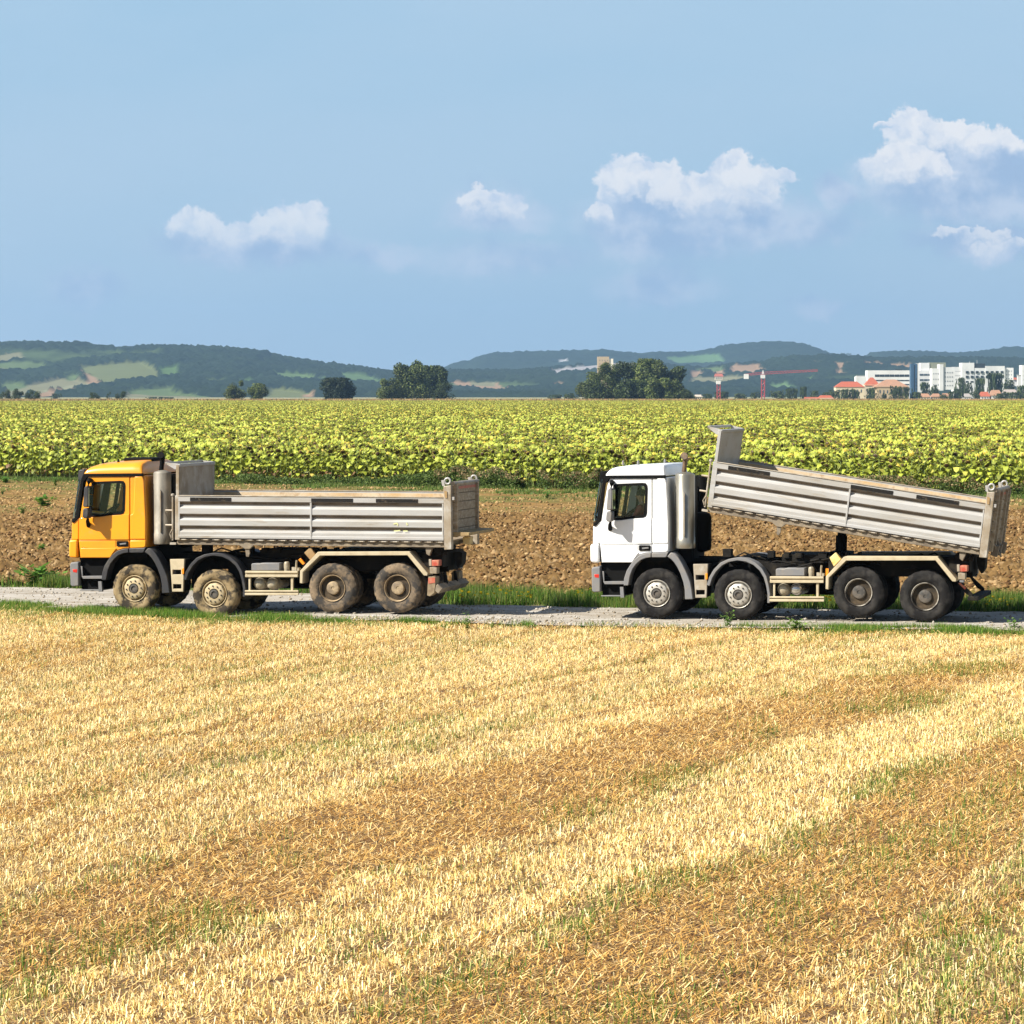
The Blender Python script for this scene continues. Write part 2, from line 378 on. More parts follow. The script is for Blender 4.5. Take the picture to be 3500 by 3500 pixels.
# loose clods and stones, angular lumps lying on the soil
def lumps(X, Y, Z, S_, C):
    ico = MB(); bmesh.ops.create_icosphere(ico.bm, subdivisions=1, radius=1.0); ico.bm.verts.ensure_lookup_table(); bv = np.array([v.co[:] for v in ico.bm.verts]); bf = np.array([[v.index for v in f.verts] for f in ico.bm.faces]); ico.bm.free()
    n = len(X); j = rng.uniform(.55, 1.25, (n, len(bv), 1)); V = bv[None] * j; a = rng.uniform(0, 6.28, n); ca, sa = np.cos(a), np.sin(a); sx = rng.uniform(.7, 1.5, n)
    x = V[..., 0] * sx[:, None]; y = V[..., 1]; V = np.stack([x * ca[:, None] - y * sa[:, None], x * sa[:, None] + y * ca[:, None], V[..., 2] * rng.uniform(.5, .95, n)[:, None]], 2) * S_[:, None, None]
    V += np.stack([X, Y, Z], 1)[:, None, :]; F = bf[None] + (np.arange(n) * len(bv))[:, None, None]
    return V.reshape(-1, 3), F.reshape(-1, 3), np.repeat(C, len(bv), 0)
n = 190000; Y = rng.uniform(70, 134, n); X = rng.uniform(-1, 1, n) * (.172 * Y + 3); k = (Y > plough_lo(X) - .3) & (Y < COARSE(X) + rng.normal(0, 1.5, n)) & (fbm(X * .9, Y * .9, 3, 311) * 2.6 - .75 > rng.random(n)); X, Y = X[k], Y[k]; n = len(X)
pal = np.array([(.185, .102, .040), (.265, .158, .066), (.09, .047, .018), (.40, .27, .13)]); C = pal[rng.choice(4, n, p=[.36, .32, .23, .09])] * rng.uniform(.8, 1.2, n)[:, None]
S_ = .016 + .062 * rng.random(n) ** 2.2; tag(np_obj('soil_clods', *lumps(X, Y, furrow(X, Y) + S_ * .25, S_, C), pm), 'loose brown clods of earth lying over the ploughed strip', 'clods', kind='stuff')
n = 46000; Y = rng.uniform(126, 176, n); X = rng.uniform(-1, 1, n) * (.172 * Y); k = (Y < sunf_e(X)) & (fbm(X * .6, Y * .6, 3, 313) * 2.6 - .9 > rng.random(n)); X, Y = X[k], Y[k]; n = len(X)
C = np.array([(.26, .16, .065), (.36, .24, .11), (.16, .10, .04)])[rng.integers(0, 3, n)]; S_ = .025 + .07 * rng.random(n) ** 2
tag(np_obj('crumbled_soil', *lumps(X, Y, .01 + 0 * X, S_, C), pm), 'fine crumbs of dry earth on the harrowed strip before the sunflowers', 'soil', kind='stuff')
n = 9000; X = rng.uniform(-14, 13, n); t = rng.random(n); e_ = rng.random(n) < .6; Y = np.where(e_, near_e(X) - .35 + np.abs(rng.normal(0, .45, n)), near_e(X) + t * (far_e(X) - near_e(X))); S_ = .010 + .028 * rng.random(n) ** 3
C = np.array([(.32, .28, .22), (.24, .19, .13), (.40, .365, .31)])[rng.integers(0, 3, n)]
tag(np_obj('loose_stones', *lumps(X, Y, rz(X, Y) + S_ * .3, S_, C), attr_mat('stone', .9)), 'loose stones and grit scattered along the gravel road', 'stones', kind='stuff')

# ------------------------------------------------------------------ stubble, straw and grass
def blades(P, length, lean, az, width, colr, tip=.6, yaw=None, curve=False, tri=False):
    """one thin blade per point: P (n,3), lean from the vertical, az the bearing it leans to"""
    n = len(P); d = np.stack([np.sin(lean) * np.cos(az), np.sin(lean) * np.sin(az), np.cos(lean)], 1) * length[:, None]
    if yaw is None: yaw = rng.uniform(0, math.pi, n)
    w = np.stack([np.cos(yaw), np.sin(yaw), np.zeros(n)], 1) * (width * .5)[:, None]
    if tri:
        V = np.stack([P - w, P + w, P + d], 1).reshape(-1, 3); F = np.arange(3 * n).reshape(-1, 3); return V, F, np.repeat(colr, 3, 0)
    V = np.stack([P - w, P + w, P + d + w * tip, P + d - w * tip], 1).reshape(-1, 3)
    return V, np.arange(4 * n).reshape(-1, 4), np.repeat(colr, 4, 0)
def band(X, Y):
    dA = 40.8 + 2.25 * X - .045 * X * X
    return (dA - Y) / 2.35 + 1.1 * (fbm(X * .16, Y * .10, 3, 61) - .5) + .5 * (fbm(X * .9, Y * .5, 3, 63) - .5)
def bump_(u, c, w): return np.exp(-((u - c) / w) ** 2)
def curve(pts): return lambda q: np.interp(q, [p[0] for p in pts], [p[1] for p in pts])
# borders between the combine's swaths, surveyed along the ground (bearing, slant) -> stored as ground positions
UA = curve([(-900, 3440), (0, 3125), (725, 2871), (1268, 2700), (2050, 2501), (2350, 2441), (2688, 2351), (3026, 2294), (3326, 2270), (3700, 2235), (4400, 2200)])
LA = curve([(-900, 3640), (0, 3390), (400, 3265), (797, 3140), (1268, 3005), (1775, 2862), (2050, 2771), (2350, 2658), (2613, 2561), (2913, 2486), (3176, 2381), (3326, 2330), (3700, 2275), (4400, 2225)])
UB = curve([(600, 3800), (1268, 3500), (1540, 3351), (1811, 3235), (2050, 3131), (2350, 2996), (2650, 2883), (2838, 2808), (3100, 2658), (3326, 2540), (3500, 2508), (4300, 2440)])
LB = curve([(1900, 3900), (2500, 3500), (2763, 3296), (3026, 3169), (3176, 3071), (3326, 2959), (3500, 2850), (4300, 2600)])
def ground_coords(X, Y):
    a = 1750 + X * FPX / Y; b = HOR + CAM_H * FPX / Y; k = FPX / Y / 170.0
    w = (fbm(X * .8, Y * .5, 4, 63) - .5); return a, b + k * 60 * w + k * 26 * (fbm(X * 4, Y * 2.6, 2, 64) - .5)
def between(b, up, lo, soft): return np.clip((b - up) / soft + .5, 0, 1) * np.clip((lo - b) / soft + .5, 0, 1)
def streaks(X, Y, s=66):
    u = band(X, Y); v = (X * .4 + Y * .9); return fbm(u * 2.6, v * .10, 4, s)
def straw_mask(X, Y):
    """how much chopped brown straw lies over the stubble"""
    a, b = ground_coords(X, Y); st = streaks(X, Y); st2 = streaks(X, Y, 166)
    m = between(b, UA(a), LA(a), 40) * (.75 + .5 * st) + between(b, UB(a), LB(a), 50) * (.8 + .5 * st2)
    up = np.clip((UA(a) - b) / 60, 0, 1); m = m + up * np.clip(st * 4.2 - 2.15, 0, .75)
    m = m + np.clip((b - LB(a)) / 60, 0, 1) * np.clip(st2 * 5 - 2.5, 0, .7) + between(b, LA(a), UB(a), 40) * np.clip(st * 4 - 2.35, 0, .5)
    return np.clip(m, 0, 1)
def green_mask(X, Y):
    a, b = ground_coords(X, Y); k = FPX / Y / 170.0; g = lambda c, w: np.exp(-((b - c) / (w * (.4 + .9 * k))) ** 2)
    n = fbm(X * .55, Y * .32, 4, 71); p = np.clip(n * 5 - 2.05, 0, 1)
    m = 1.0 * g(LA(a) - 35, 30) * p + .9 * g(UB(a) - 10, 30) * np.clip(n * 5 - 1.7, 0, 1) + .55 * g(UA(a) + 10, 18) * p + .8 * g((UB(a) + LB(a)) * .5 + 30, 55) * p + .6 * np.clip((b - LB(a)) / 90, 0, 1) * np.clip((a - 2900) / 300, 0, 1) * np.clip(n * 5 - 1.8, 0, 1)
    st = streaks(X, Y, 266); m = m + .5 * np.clip(st * 6 - 3.6, 0, 1) * np.clip((UA(a) - b) / 60, 0, 1) + .3 * np.clip(fbm(X * .8, Y * .8, 3, 73) * 5 - 3.1, 0, 1)
    edge = np.clip(1 - (near_e(X) - .3 - Y) / interp(X, [(-12, 3.4), (-6, 2.6), (-4, 2.0), (-2, .9), (2, .5), (5, .9), (7, 1.4), (12, 1.8)]), 0, 1)
    return np.clip(m + 1.6 * edge * np.clip(fbm(X * .9, Y * .9, 3, 75) * 3.2 - interp(X, [(-4, .6), (-1, 1.3), (3, 1.4), (6, .7)]), 0, 1), 0, 1)
def field_points(n, y0=21.5, y1=73):
    """even density, a bit thicker close by"""
    Y = y0 + (y1 - y0) * rng.random(n * 3) ** 1.0; X = rng.uniform(-1, 1, n * 3) * (.185 * y1 + 3.5)
    k = (np.abs(X) < .165 * Y + 3.2) & (Y < near_e(X) - .15 + .8 * (fbm(X * 1.3, Y * 1.3, 2, 81) - .3)); X = X[k][:n]; Y = Y[k][:n]
    return X, Y
def groundz(X, Y): return np.minimum(sz(X, Y), road_z(X, Y) - .02)
parts_ = []
X, Y = field_points(1600000)
sm = straw_mask(X, Y); gm = green_mask(X, Y)
edgeK = np.clip((near_e(X) - Y) / 2.0, 0, 1)
keep = rng.random(len(X)) < (1 - .93 * sm) * (.3 + .7 * edgeK) * (1 - .5 * gm) * (.68 + .14 * np.cos(band(X, Y) * 2 * math.pi / .42) + .18 * np.cos(band(X, Y) * 2 * math.pi / 1.25 + 3 * fbm(X * .2, Y * .2, 2, 401))) * np.clip(fbm(X * 7, Y * 5, 2, 301) * 2.6 - .35, .12, 1)
X, Y, sm, gm = X[keep], Y[keep], sm[keep], gm[keep]; n = len(X)
# drilled rows: stalks gather along lines that follow the bands
u = band(X, Y); pal = np.array([(.90, .70, .34), (.76, .55, .19), (.98, .88, .56), (.55, .34, .09), (.60, .53, .19)])
ci = rng.choice(5, n, p=[.32, .21, .27, .11, .09]); C = pal[ci] * rng.uniform(.78, 1.1, n)[:, None] * np.array([1.03, 1.0, .93])
a_, b_ = ground_coords(X, Y); pb = between(b_, LA(a_), UB(a_), 60) + .5 * between(b_, UA(a_) - 260, UA(a_), 90); pale = np.clip(streaks(X, Y, 366) * 2.2 - .6 + .4 * pb, 0, 1.25)[:, None]; C = C * (.80 + .30 * pale)
gmix = (rng.random(n) < gm * .5)[:, None]; C = np.where(gmix, np.array([.32, .36, .09]) * rng.uniform(.7, 1.3, n)[:, None], C)
P = np.stack([X, Y, groundz(X, Y) - .01], 1)
parts_.append(blades(P, rng.uniform(.03, .095, n) * (1 + .5 * (rng.random(n) < .08)), np.abs(rng.normal(0, .7, n)), rng.uniform(0, 6.283, n), rng.uniform(.006, .0135, n), C, .8))
# lying straw
X, Y = field_points(1330000); sm = straw_mask(X, Y); keep = rng.random(len(X)) < (.28 + .72 * sm); X, Y, sm = X[keep], Y[keep], sm[keep]; n = len(X)
pal = np.array([(.52, .295, .075), (.37, .19, .045), (.64, .41, .13), (.84, .63, .30), (.20, .095, .03)])
ci = rng.choice(5, n, p=[.28, .17, .25, .19, .11]); C = pal[ci] * rng.uniform(.8, 1.15, n)[:, None] * np.array([.97, .94, .88])
C = np.where((sm < .35)[:, None], C * .5 + np.array([.76, .54, .23]) * .5, C)
P = np.stack([X, Y, groundz(X, Y) + rng.uniform(0, .06, n)], 1); L_ = rng.uniform(.03, .12, n) * (1 + .8 * (rng.random(n) < .06))
parts_.append(blades(P, L_, R(90) + rng.normal(0, .3, n), rng.normal(R(62), 1.1, n), rng.uniform(.0055, .0125, n), C, .9, yaw=rng.uniform(0, 6.28, n)))
V = np.concatenate([p[0] for p in parts_]); off = np.cumsum([0] + [len(p[0]) for p in parts_[:-1]])
F = np.concatenate([p[1] + k for p, k in zip(parts_, off)]); C = np.concatenate([p[2] for p in parts_])
stub = np_obj('stubble', V, F, C, attr_mat('straw', .7, transl=.08, spec=.3)); tag(stub, 'cut golden straw stubble and chopped straw covering the foreground field', 'stubble', kind='stuff')
del parts_, V, F, C

grass_m = attr_mat('grass_blade', .6, transl=.35)
def grass(name, label, X, Y, Z, hmin, hmax, pal, w=(.008, .016), lean=.35, cat='grass', m=None, kind='stuff'):
    n = len(X); pal = np.array(pal); C = pal[rng.integers(0, len(pal), n)] * rng.uniform(.75, 1.25, n)[:, None]
    V, F, CC = blades(np.stack([X, Y, Z], 1), rng.uniform(0, 1, n) ** 1.3 * (hmax - hmin) + hmin, np.abs(rng.normal(0, lean, n)), rng.uniform(0, 6.283, n), rng.uniform(*w, n), C, tri=True)
    o = np_obj(name, V, F, CC, m or grass_m); tag(o, label, cat, kind=kind); return o
# green growth in the stubble
X, Y = field_points(480000); gm = green_mask(X, Y); k = rng.random(len(X)) < gm * .62; X, Y = X[k], Y[k]
grass('stubble_regrowth', 'green grass and weeds sprouting between the straw stubble rows', X, Y, groundz(X, Y), .04, .19, [(.11, .21, .025), (.18, .28, .04), (.07, .15, .02), (.30, .33, .08)], w=(.008, .018))
n = 150000; X = rng.uniform(-14, 13, n); t = rng.random(n) ** 1.3; wd = interp(X, [(-14, 1.6), (-8, 1.5), (-4, 1.1), (-2, .7), (3, .5), (5, .9), (13, 1.2)]); Y = near_e(X) + .05 - t * wd
k = rng.random(n) < np.clip(fbm(X * 1.0, Y * 1.6, 3, 175) * 4.2 - interp(X, [(-14, 1.2), (-5, 1.3), (-2.5, 2.2), (3, 2.4), (5.5, 1.5), (13, 1.5)]), 0, .9); X, Y = X[k], Y[k]
grass('roadside_grass', 'bright green grass fringe between the stubble field and the gravel road', X, Y, groundz(X, Y), .06, .22, [(.10, .22, .02), (.16, .29, .03), (.06, .15, .012), (.30, .33, .08)], w=(.010, .022))
# verge beyond the road
n = 330000; X = rng.uniform(-18, 18, n); t = rng.random(n)
dep = interp(X, [(-16, 1.7), (-6, 1.9), (-3.6, 3.9), (0, 4.4), (12, 3.9)]) + 1.2 * (fbm(X * .8, X * 0, 3, 95) - .5)
Y = far_e(X) + .05 + t * dep; k = (fbm(X * .7, Y * .7, 3, 97) * 3.4 - 1.0 > rng.random(n) * interp(X, [(-15, 30), (-11.9, 30), (-11.5, .8), (-10.6, .8), (-10, 30), (-6.5, 30), (-5, 3), (-3.5, 1.0), (12, .9)])); k &= ~((t > .75) & (rng.random(n) < .6)); X, Y = X[k], Y[k]
hh = interp(X, [(-12, .6), (-6, .7), (-3.6, 1), (12, 1)])
o = grass('verge_grass', 'lush green grass strip between the gravel road and the ploughed field', X, Y, 0 * X - .05 - .16 * (1 - np.clip(fbm(X * 1.3, Y * 1.3, 3, 303) * 2.4 - .6, 0, 1)), .12, .50, [(.035, .08, .014), (.18, .20, .06), (.06, .155, .012), (.10, .215, .02), (.035, .10, .008), (.17, .26, .035), (.27, .27, .07)], w=(.012, .028))
# yellow flowers in it
n = 900; X = rng.uniform(-15, 15, n); Y = far_e(X) + rng.uniform(.05, 2.6, n); k = (fbm(X * 1.1, Y * .5, 3, 99) > .47) & (X > -4.2); X, Y = X[k], Y[k]
VV = []; FF = []; CCs = []
for i, (x, y) in enumerate(zip(X, Y)):
    h = random.uniform(.18, .36); r = random.uniform(.02, .042); z = -.05 + h; b = len(VV)
    VV.append((x, y, z + .012)); CCs.append((.85, .55, .02))
    for q in range(6):
        a = q * math.pi / 3; VV.append((x + r * math.cos(a), y + r * math.sin(a) - .012 * math.sin(a), z + r * .6 * math.sin(-a))); CCs.append((.90, .66, .03))
    for q in range(6): FF.append((b, b + 1 + q, b + 1 + (q + 1) % 6))
    b = len(VV); VV += [(x - .004, y, -.05), (x + .004, y, -.05), (x, y, z)]; CCs += [(.12, .22, .03)] * 3; FF.append((b, b + 1, b + 2))
o = np_obj('wildflowers', VV, FF, CCs, attr_mat('petals', .6, transl=.3)); tag(o, 'small yellow wildflowers scattered in the roadside grass', 'flowers', kind='stuff')
# low green weeds in front of the sunflowers
n = 240000; X = rng.uniform(-34, 30, n); t = np.abs(rng.normal(0, 1, n)); Y = sunf_e(X) + .8 - t * interp(X, [(-30, 3), (-8, 4.0), (-2, 9.5), (3, 9), (12, 5), (25, 6)])
k = rng.random(n) < np.clip(fbm(X * .5, Y * .35, 4, 101) * 5.5 - 2.7 + interp(Y - sunf_e(X), [(-14, -.9), (-3, .0), (0, .6)]), 0, 1); X, Y = X[k], Y[k]; d = Y - sunf_e(X)
grass('field_edge_weeds', 'low green weeds on brown earth along the edge of the sunflowers', X, Y, 0 * X, .05, .26, [(.10, .18, .03), (.16, .23, .045), (.06, .12, .02), (.22, .23, .07)], w=(.03, .08), lean=.8, cat='weeds')

n = 110000; X = rng.uniform(-30, 28, n); Y = rng.uniform(128, 178, n); k = (Y < sunf_e(X)) & (rng.random(n) < np.clip(fbm(X * .35, Y * .22, 4, 321) * 5 - 2.6 + interp(X, [(-20, -.25), (-3, .1), (20, .1)]), 0, .55)); X, Y = X[k], Y[k]
grass('sprouting_weeds', 'thin green sprouts speckled over the harrowed brown strip', X, Y, 0 * X, .03, .14, [(.15, .20, .045), (.22, .24, .07), (.09, .14, .03), (.30, .26, .10)], w=(.03, .08), lean=.8, cat='weeds')
n = 60000; X = np.concatenate([rng.uniform(-3.8, 8, n), rng.uniform(12, 26, n // 2), rng.uniform(-16, -3.8, n // 3)]); Y = sunf_e(X) - .1 - np.abs(rng.normal(0, .55, len(X))); k = fbm(X * .8, Y * .8, 3, 323) > .38; X, Y = X[k], Y[k]; n = len(X)
H_ = np.clip(fbm(X * .9, Y * .9, 3, 325) * 2.2 - .2, .25, 1.15) * interp(X, [(-16, .45), (-5, .55), (-3, .95), (9, .95), (12, .8), (26, .8)]); t = rng.random(n) ** .8; P = np.stack([X, Y, H_ * t], 1)
nn = rng.normal(size=(n, 3)); nn /= np.linalg.norm(nn, axis=1)[:, None]; uu = np.cross(nn, rng.normal(size=(n, 3))); uu /= np.linalg.norm(uu, axis=1)[:, None]; vv = np.cross(nn, uu); ss = rng.uniform(.03, .075, n)[:, None]
C = np.array([(.07, .12, .025), (.11, .17, .035), (.05, .085, .018), (.16, .21, .05)])[rng.integers(0, 4, n)]; tan_ = (t > .72) & (rng.random(n) < .5) & (X > -4); C[tan_] = np.array((.33, .24, .12)) * rng.uniform(.8, 1.2, tan_.sum())[:, None]
tag(np_obj('tall_weeds', np.stack([P - uu * ss, P - vv * ss * .5, P + uu * ss, P + vv * ss * .5], 1).reshape(-1, 3), np.arange(4 * n).reshape(-1, 4), np.repeat(C, 4, 0), grass_m), 'tall dusty green weeds with tan seed heads against the foot of the sunflowers', 'weeds', kind='stuff')
# leafy weeds that stand out singly
weed_m = attr_mat('weed_leaf', .55, transl=.3)
def weed(name, label, x, y, z, h, w, n=70, pal=((.10, .20, .03), (.15, .27, .05), (.20, .30, .07)), group=None, tall=.0):
    V = []; F = []; C = []
    rr = random.Random(int(x * 100 + y))
    for s_ in range(max(4, n // 10)):
        a = rr.uniform(0, 6.28); lean = rr.uniform(0, 1) * (1 - tall * .6); L = h * rr.uniform(.6, 1.0); tx = math.cos(a) * w * .5 * lean; ty = math.sin(a) * w * .5 * lean
        b = len(V); V += [(-.006, 0, 0), (.006, 0, 0), (tx, ty, L)]; C += [pal[0]] * 3; F.append((b, b + 1, b + 2))
        for l in range(10):
            t = rr.uniform(.15, 1); p = Vector((tx * t, ty * t, L * t)); a2 = rr.uniform(0, 6.28); q = w * rr.uniform(.10, .22)
            d = Vector((math.cos(a2), math.sin(a2), rr.uniform(-.2, .6))) * q; sd_ = Vector((-math.sin(a2), math.cos(a2), rr.uniform(-.3, .3))) * q * .33; c = rr.choice(pal)
            b = len(V); V += [tuple(p), tuple(p + d * .5 + sd_), tuple(p + d), tuple(p + d * .5 - sd_)]; C += [c] * 4; F += [(b, b + 1, b + 2), (b, b + 2, b + 3)]
    o = np_obj(name, V, F, C, weed_m); o.location = (x, y, z); tag(o, label, 'weed', group); return o
def gweed(x, ybase, *a, **k):
    d = gd(ybase); return ((x - 1750) * d / FPX, d)
for (x, y, h, w, lab, tl) in ((1598, 2148, .42, .34, 'tall feathery weed at the stubble edge just right of the orange truck', .6), (1680, 2142, .14, .24, 'small dark green weed second to the right of the orange truck rear', 0), (1812, 2142, .14, .34, 'flat green weed on the verge midway between both trucks', 0),
                      (1525, 2146, .16, .34, 'low green weed under the tail of the orange truck', 0), (2487, 2142, .42, .42, 'bushy green weed in front of second axle of the white truck', .3), (2580, 2146, .17, .2, 'little weed right of the bushy one before the white truck', 0),
                      (2725, 2150, .3, .6, 'wide scrubby weed in front of the white truck tank rails', 0), (3220, 2152, .22, .22, 'small green weed before the rearmost wheel of the white truck', 0), (3465, 2150, .3, .4, 'loose weed at the right end of the road edge', .2)):
    X_, Y_ = gweed(x, y); weed('weed', lab, X_, Y_, -.06, h, w, n=90)
for (x, y, h, w, lab) in ((150, 1735, .50, 1.25, 'large round green weed on the harrowed earth left of the orange truck'), (78, 1762, .45, .6, 'smaller upright weed lower left of the large round one'), (144, 1885, .22, .5, 'small weed among the brown clods left of the orange cab'),
                          (190, 1662, .6, .5, 'upright weed in front of the sunflowers at far left'), (8, 1692, .35, .4, 'weed cut by the left edge of the harrowed field'), (20, 1652, .35, 1.0, 'spreading weed before the sunflowers at the left corner'),
                          (1870, 1705, .45, .6, 'bright green weed on the weedy strip left of the white cab'), (140, 2002, .5, 1.5, 'big leafy weed bush beyond the road left of the orange truck')):
    X_, Y_ = gweed(x, y); weed('weed', lab, X_, Y_, 0, h, w, n=160, pal=((.08, .19, .03), (.13, .27, .04), (.19, .33, .06)))
# ------------------------------------------------------------------ sunflowers
leaf_m = attr_mat('sunflower_leaf', .5, transl=.14, vary=.18, spec=.35)
stem_m = mat('sunflower_stem', (.20, .27, .08), .7)
head_m = attr_mat('sunflower_head', .7, transl=.05, vary=.12)
def sun_parts(seed, H=1.7, nl=12, droop=None, detail=True):
    """stem, leaves and head of one ripe sunflower as (V,F,C) with triangles"""
    r = random.Random(seed); stem = ([], [], []); lv = ([], [], []); hd = ([], [], [])
    def add(t, pts, faces, cs):
        b = len(t[0]); t[0].extend(pts); t[2].extend(cs); t[1].extend([tuple(b + i for i in f) for f in faces])
    a0 = r.uniform(-1.0, 2.6); lean = r.uniform(.0, .12)
    top = Vector((math.cos(a0) * .1 + lean * .3, math.sin(a0) * .1, H)); path = [Vector((0, 0, 0)), Vector((lean * .15, 0, H * .5)), Vector((lean * .3, 0, H * .93)), top, top + Vector((math.cos(a0) * .12, math.sin(a0) * .12, -.03))]
    for A, B in zip(path, path[1:]):
        w = .014
        for ang in (0, 2.09, 4.19):
            o1 = Vector((math.cos(ang), math.sin(ang), 0)) * w; o2 = Vector((math.cos(ang + 2.09), math.sin(ang + 2.09), 0)) * w
            add(stem, [tuple(A + o1), tuple(A + o2), tuple(B + o2), tuple(B + o1)], [(0, 1, 2), (0, 2, 3)], [(.22, .30, .08)] * 4)
    for i in range(nl):
        t = .24 + .74 * i / (nl - 1) if nl > 1 else .9; z = H * t * .97; a = i * 2.4 + r.uniform(-.4, .4); L = r.uniform(.20, .33) * (1.0 if t > .4 else .75); dr = r.uniform(.1, .9)
        base = Vector((lean * .3 * t, 0, z)); d = Vector((math.cos(a), math.sin(a), 0)); sd_ = Vector((-math.sin(a), math.cos(a), 0))
        p0 = base + d * .10 + Vector((0, 0, .05)); p1 = p0 + d * L * .5 + Vector((0, 0, -.03 - dr * .08)); p2 = p0 + d * L * (1 - .25 * dr) + Vector((0, 0, -.06 - dr * L * .75))
        W = L * r.uniform(.38, .5); up = Vector((0, 0, r.uniform(.0, .05)))
        if t < .45 and r.random() < .35: c = (.46, .36, .08) if r.random() < .35 else (.16, .09, .04)
        elif r.random() < .05: c = (.46, .44, .08)
        else:
            q = r.uniform(.5, 1.25); c = (.285 * q, .325 * q, .036 * q)
        add(lv, [tuple(p0), tuple(p0 * .55 + p1 * .45 + sd_ * W + up), tuple(p1), tuple(p0 * .55 + p1 * .45 - sd_ * W + up), tuple(p1 * .5 + p2 * .5 + sd_ * W * .6), tuple(p2), tuple(p1 * .5 + p2 * .5 - sd_ * W * .6)],
            [(0, 1, 2), (0, 2, 3), (1, 4, 2), (4, 5, 2), (2, 5, 6), (2, 6, 3)], [c] * 7)
    # nodding head: its back faces up, ringed by short bracts, seeds face down and outward
    tilt = r.uniform(R(35), R(85)); hc = path[-1]; nb = Vector((-math.cos(a0) * math.sin(tilt) * -1, math.sin(a0) * math.sin(tilt), 0)); nrm = Vector((math.cos(a0) * math.sin(tilt), math.sin(a0) * math.sin(tilt), -math.cos(tilt)))
    e1 = nrm.orthogonal().normalized(); e2 = nrm.cross(e1); Rr = r.uniform(.10, .155); ns = 8
    yb = (.36, .40, .05) if r.random() < .75 else (.50, .38, .05)
    bk = [tuple(hc - nrm * .02)]; bc = [yb]
    for k in range(ns):
        t = 2 * math.pi * k / ns; v = e1 * math.cos(t) + e2 * math.sin(t)
        bk += [tuple(hc + v * Rr + nrm * .035), tuple(hc + v * Rr * .8 + nrm * .07), tuple(hc + (e1 * math.cos(t + .39) + e2 * math.sin(t + .39)) * Rr * 1.42 + nrm * r.uniform(-.01, .06))]; bc += [yb, (.07, .04, .02), (.60, .48, .06) if r.random() < .3 else (.36, .43, .08)]
    bk.append(tuple(hc + nrm * .085)); bc.append((.055, .03, .015)); last = len(bk) - 1; f = []
    for k in range(ns):
        a_ = 1 + 3 * k; b_ = 1 + 3 * ((k + 1) % ns); f += [(0, a_, b_), (a_, a_ + 2, b_), (a_, a_ + 1, b_ + 1), (a_, b_ + 1, b_), (a_ + 1, last, b_ + 1)]
    add(hd, bk, f, bc)
    return stem, lv, hd
def merge(lst):
    V = []; F = []; C = []
    for (v, f, c) in lst: b = len(V); V.extend(v); C.extend(c); F.extend([tuple(b + i for i in q) for q in f])
    return V, F, C
NV = 9; sv = []
for k in range(NV):
    s_, l_, h_ = sun_parts(100 + k, H=1.7 * random.uniform(.9, 1.08))
    sv.append((np_mesh('sunflower_stem', *s_, mat_=stem_m), np_mesh('sunflower_leaves', *l_, mat_=leaf_m), np_mesh('sunflower_head', *h_, mat_=head_m)))
protos = []
for k in range(NV):
    r_ = empty('sunflower'); tag(r_, 'ripe sunflower with nodding seed head in the front rows of the field', 'sunflower', 'sunflowers along the front edge of the field')
    for nm, me in zip(('stem', 'leaves', 'flower_head'), sv[k]):
        q = bpy.data.objects.new(nm, me); col.objects.link(q); q.parent = r_
    protos.append(r_)
xs_ = []
for row in range(2):
    x = -27.2 + row * .2
    while x < 25.8: xs_.append((x + random.uniform(-.08, .08), row)); x += .354
used = [False] * NV
for (x, row) in xs_[:300]:
    k = random.randrange(NV); y = float(sunf_e(x)) + .25 + row * .62 + random.uniform(-.1, .1)
    o = protos[k] if not used[k] else copy_tree(protos[k]); used[k] = True
    o.location = (x, y, 0); o.rotation_euler = (random.uniform(-.05, .05), random.uniform(-.05, .05), random.uniform(0, 6.28)); s = random.uniform(.82, 1.06) * interp(x, [(-28, 1.02), (-4, .95), (8, .92), (24, 1.0)]); o.scale = (s, s, s)

# the mass behind: patches of 2.8 m, several kinds, one object through geometry nodes
pc = bpy.data.collections.new('patches'); S = 2.8; NP = 12
def patch(seed, H, nl, dens=1.0, bigl=1.0):
    r = random.Random(seed); V = []; F = []; C = []
    nr = 4; npl = int(9 * dens)
    for i in range(nr):
        for j in range(npl):
            s_, l_, h_ = sun_parts(r.randrange(10 ** 6), H * r.uniform(.88, 1.09), nl)
            lst = [l_, h_] + ([s_] if nl > 10 else []); v, f, c = merge(lst)
            x = -S / 2 + (j + .5 + r.uniform(-.3, .3)) * S / npl; y = -S / 2 + (i + .5 + r.uniform(-.22, .22)) * S / nr; a = r.uniform(-1.2, 1.2); ca, sa = math.cos(a), math.sin(a)
            jv = r.uniform(.8, 1.2); b = len(V); V += [(x + ca * p[0] - sa * p[1], y + sa * p[0] + ca * p[1], p[2]) for p in v]; F += [tuple(b + q for q in g) for g in f]; C += [(q[0] * jv, q[1] * jv, q[2] * jv) for q in c]
    V = np.array(V)
    return V, F, C
leafhead_m = attr_mat('sunflower_canopy', .5, transl=.12, vary=.10, spec=.35)
for k in range(NP):
    V, F, C = patch(500 + k, 1.7, 13 if k < 8 else 7)
    o = bpy.data.objects.new('patch_%02d' % k, np_mesh('sunflower_patch', V, F, C, leafhead_m)); pc.objects.link(o)
a = math.atan2(-14, 24.); ex = np.array([math.cos(a), math.sin(a)]); ey = np.array([-math.sin(a), math.cos(a)])
P = []; I = []; Ro = []; Sc = []
base = np.array([0, 163.0]) + ey * (1.25 + S / 2)
shift_ = [random.uniform(0, S) for _ in range(460)]
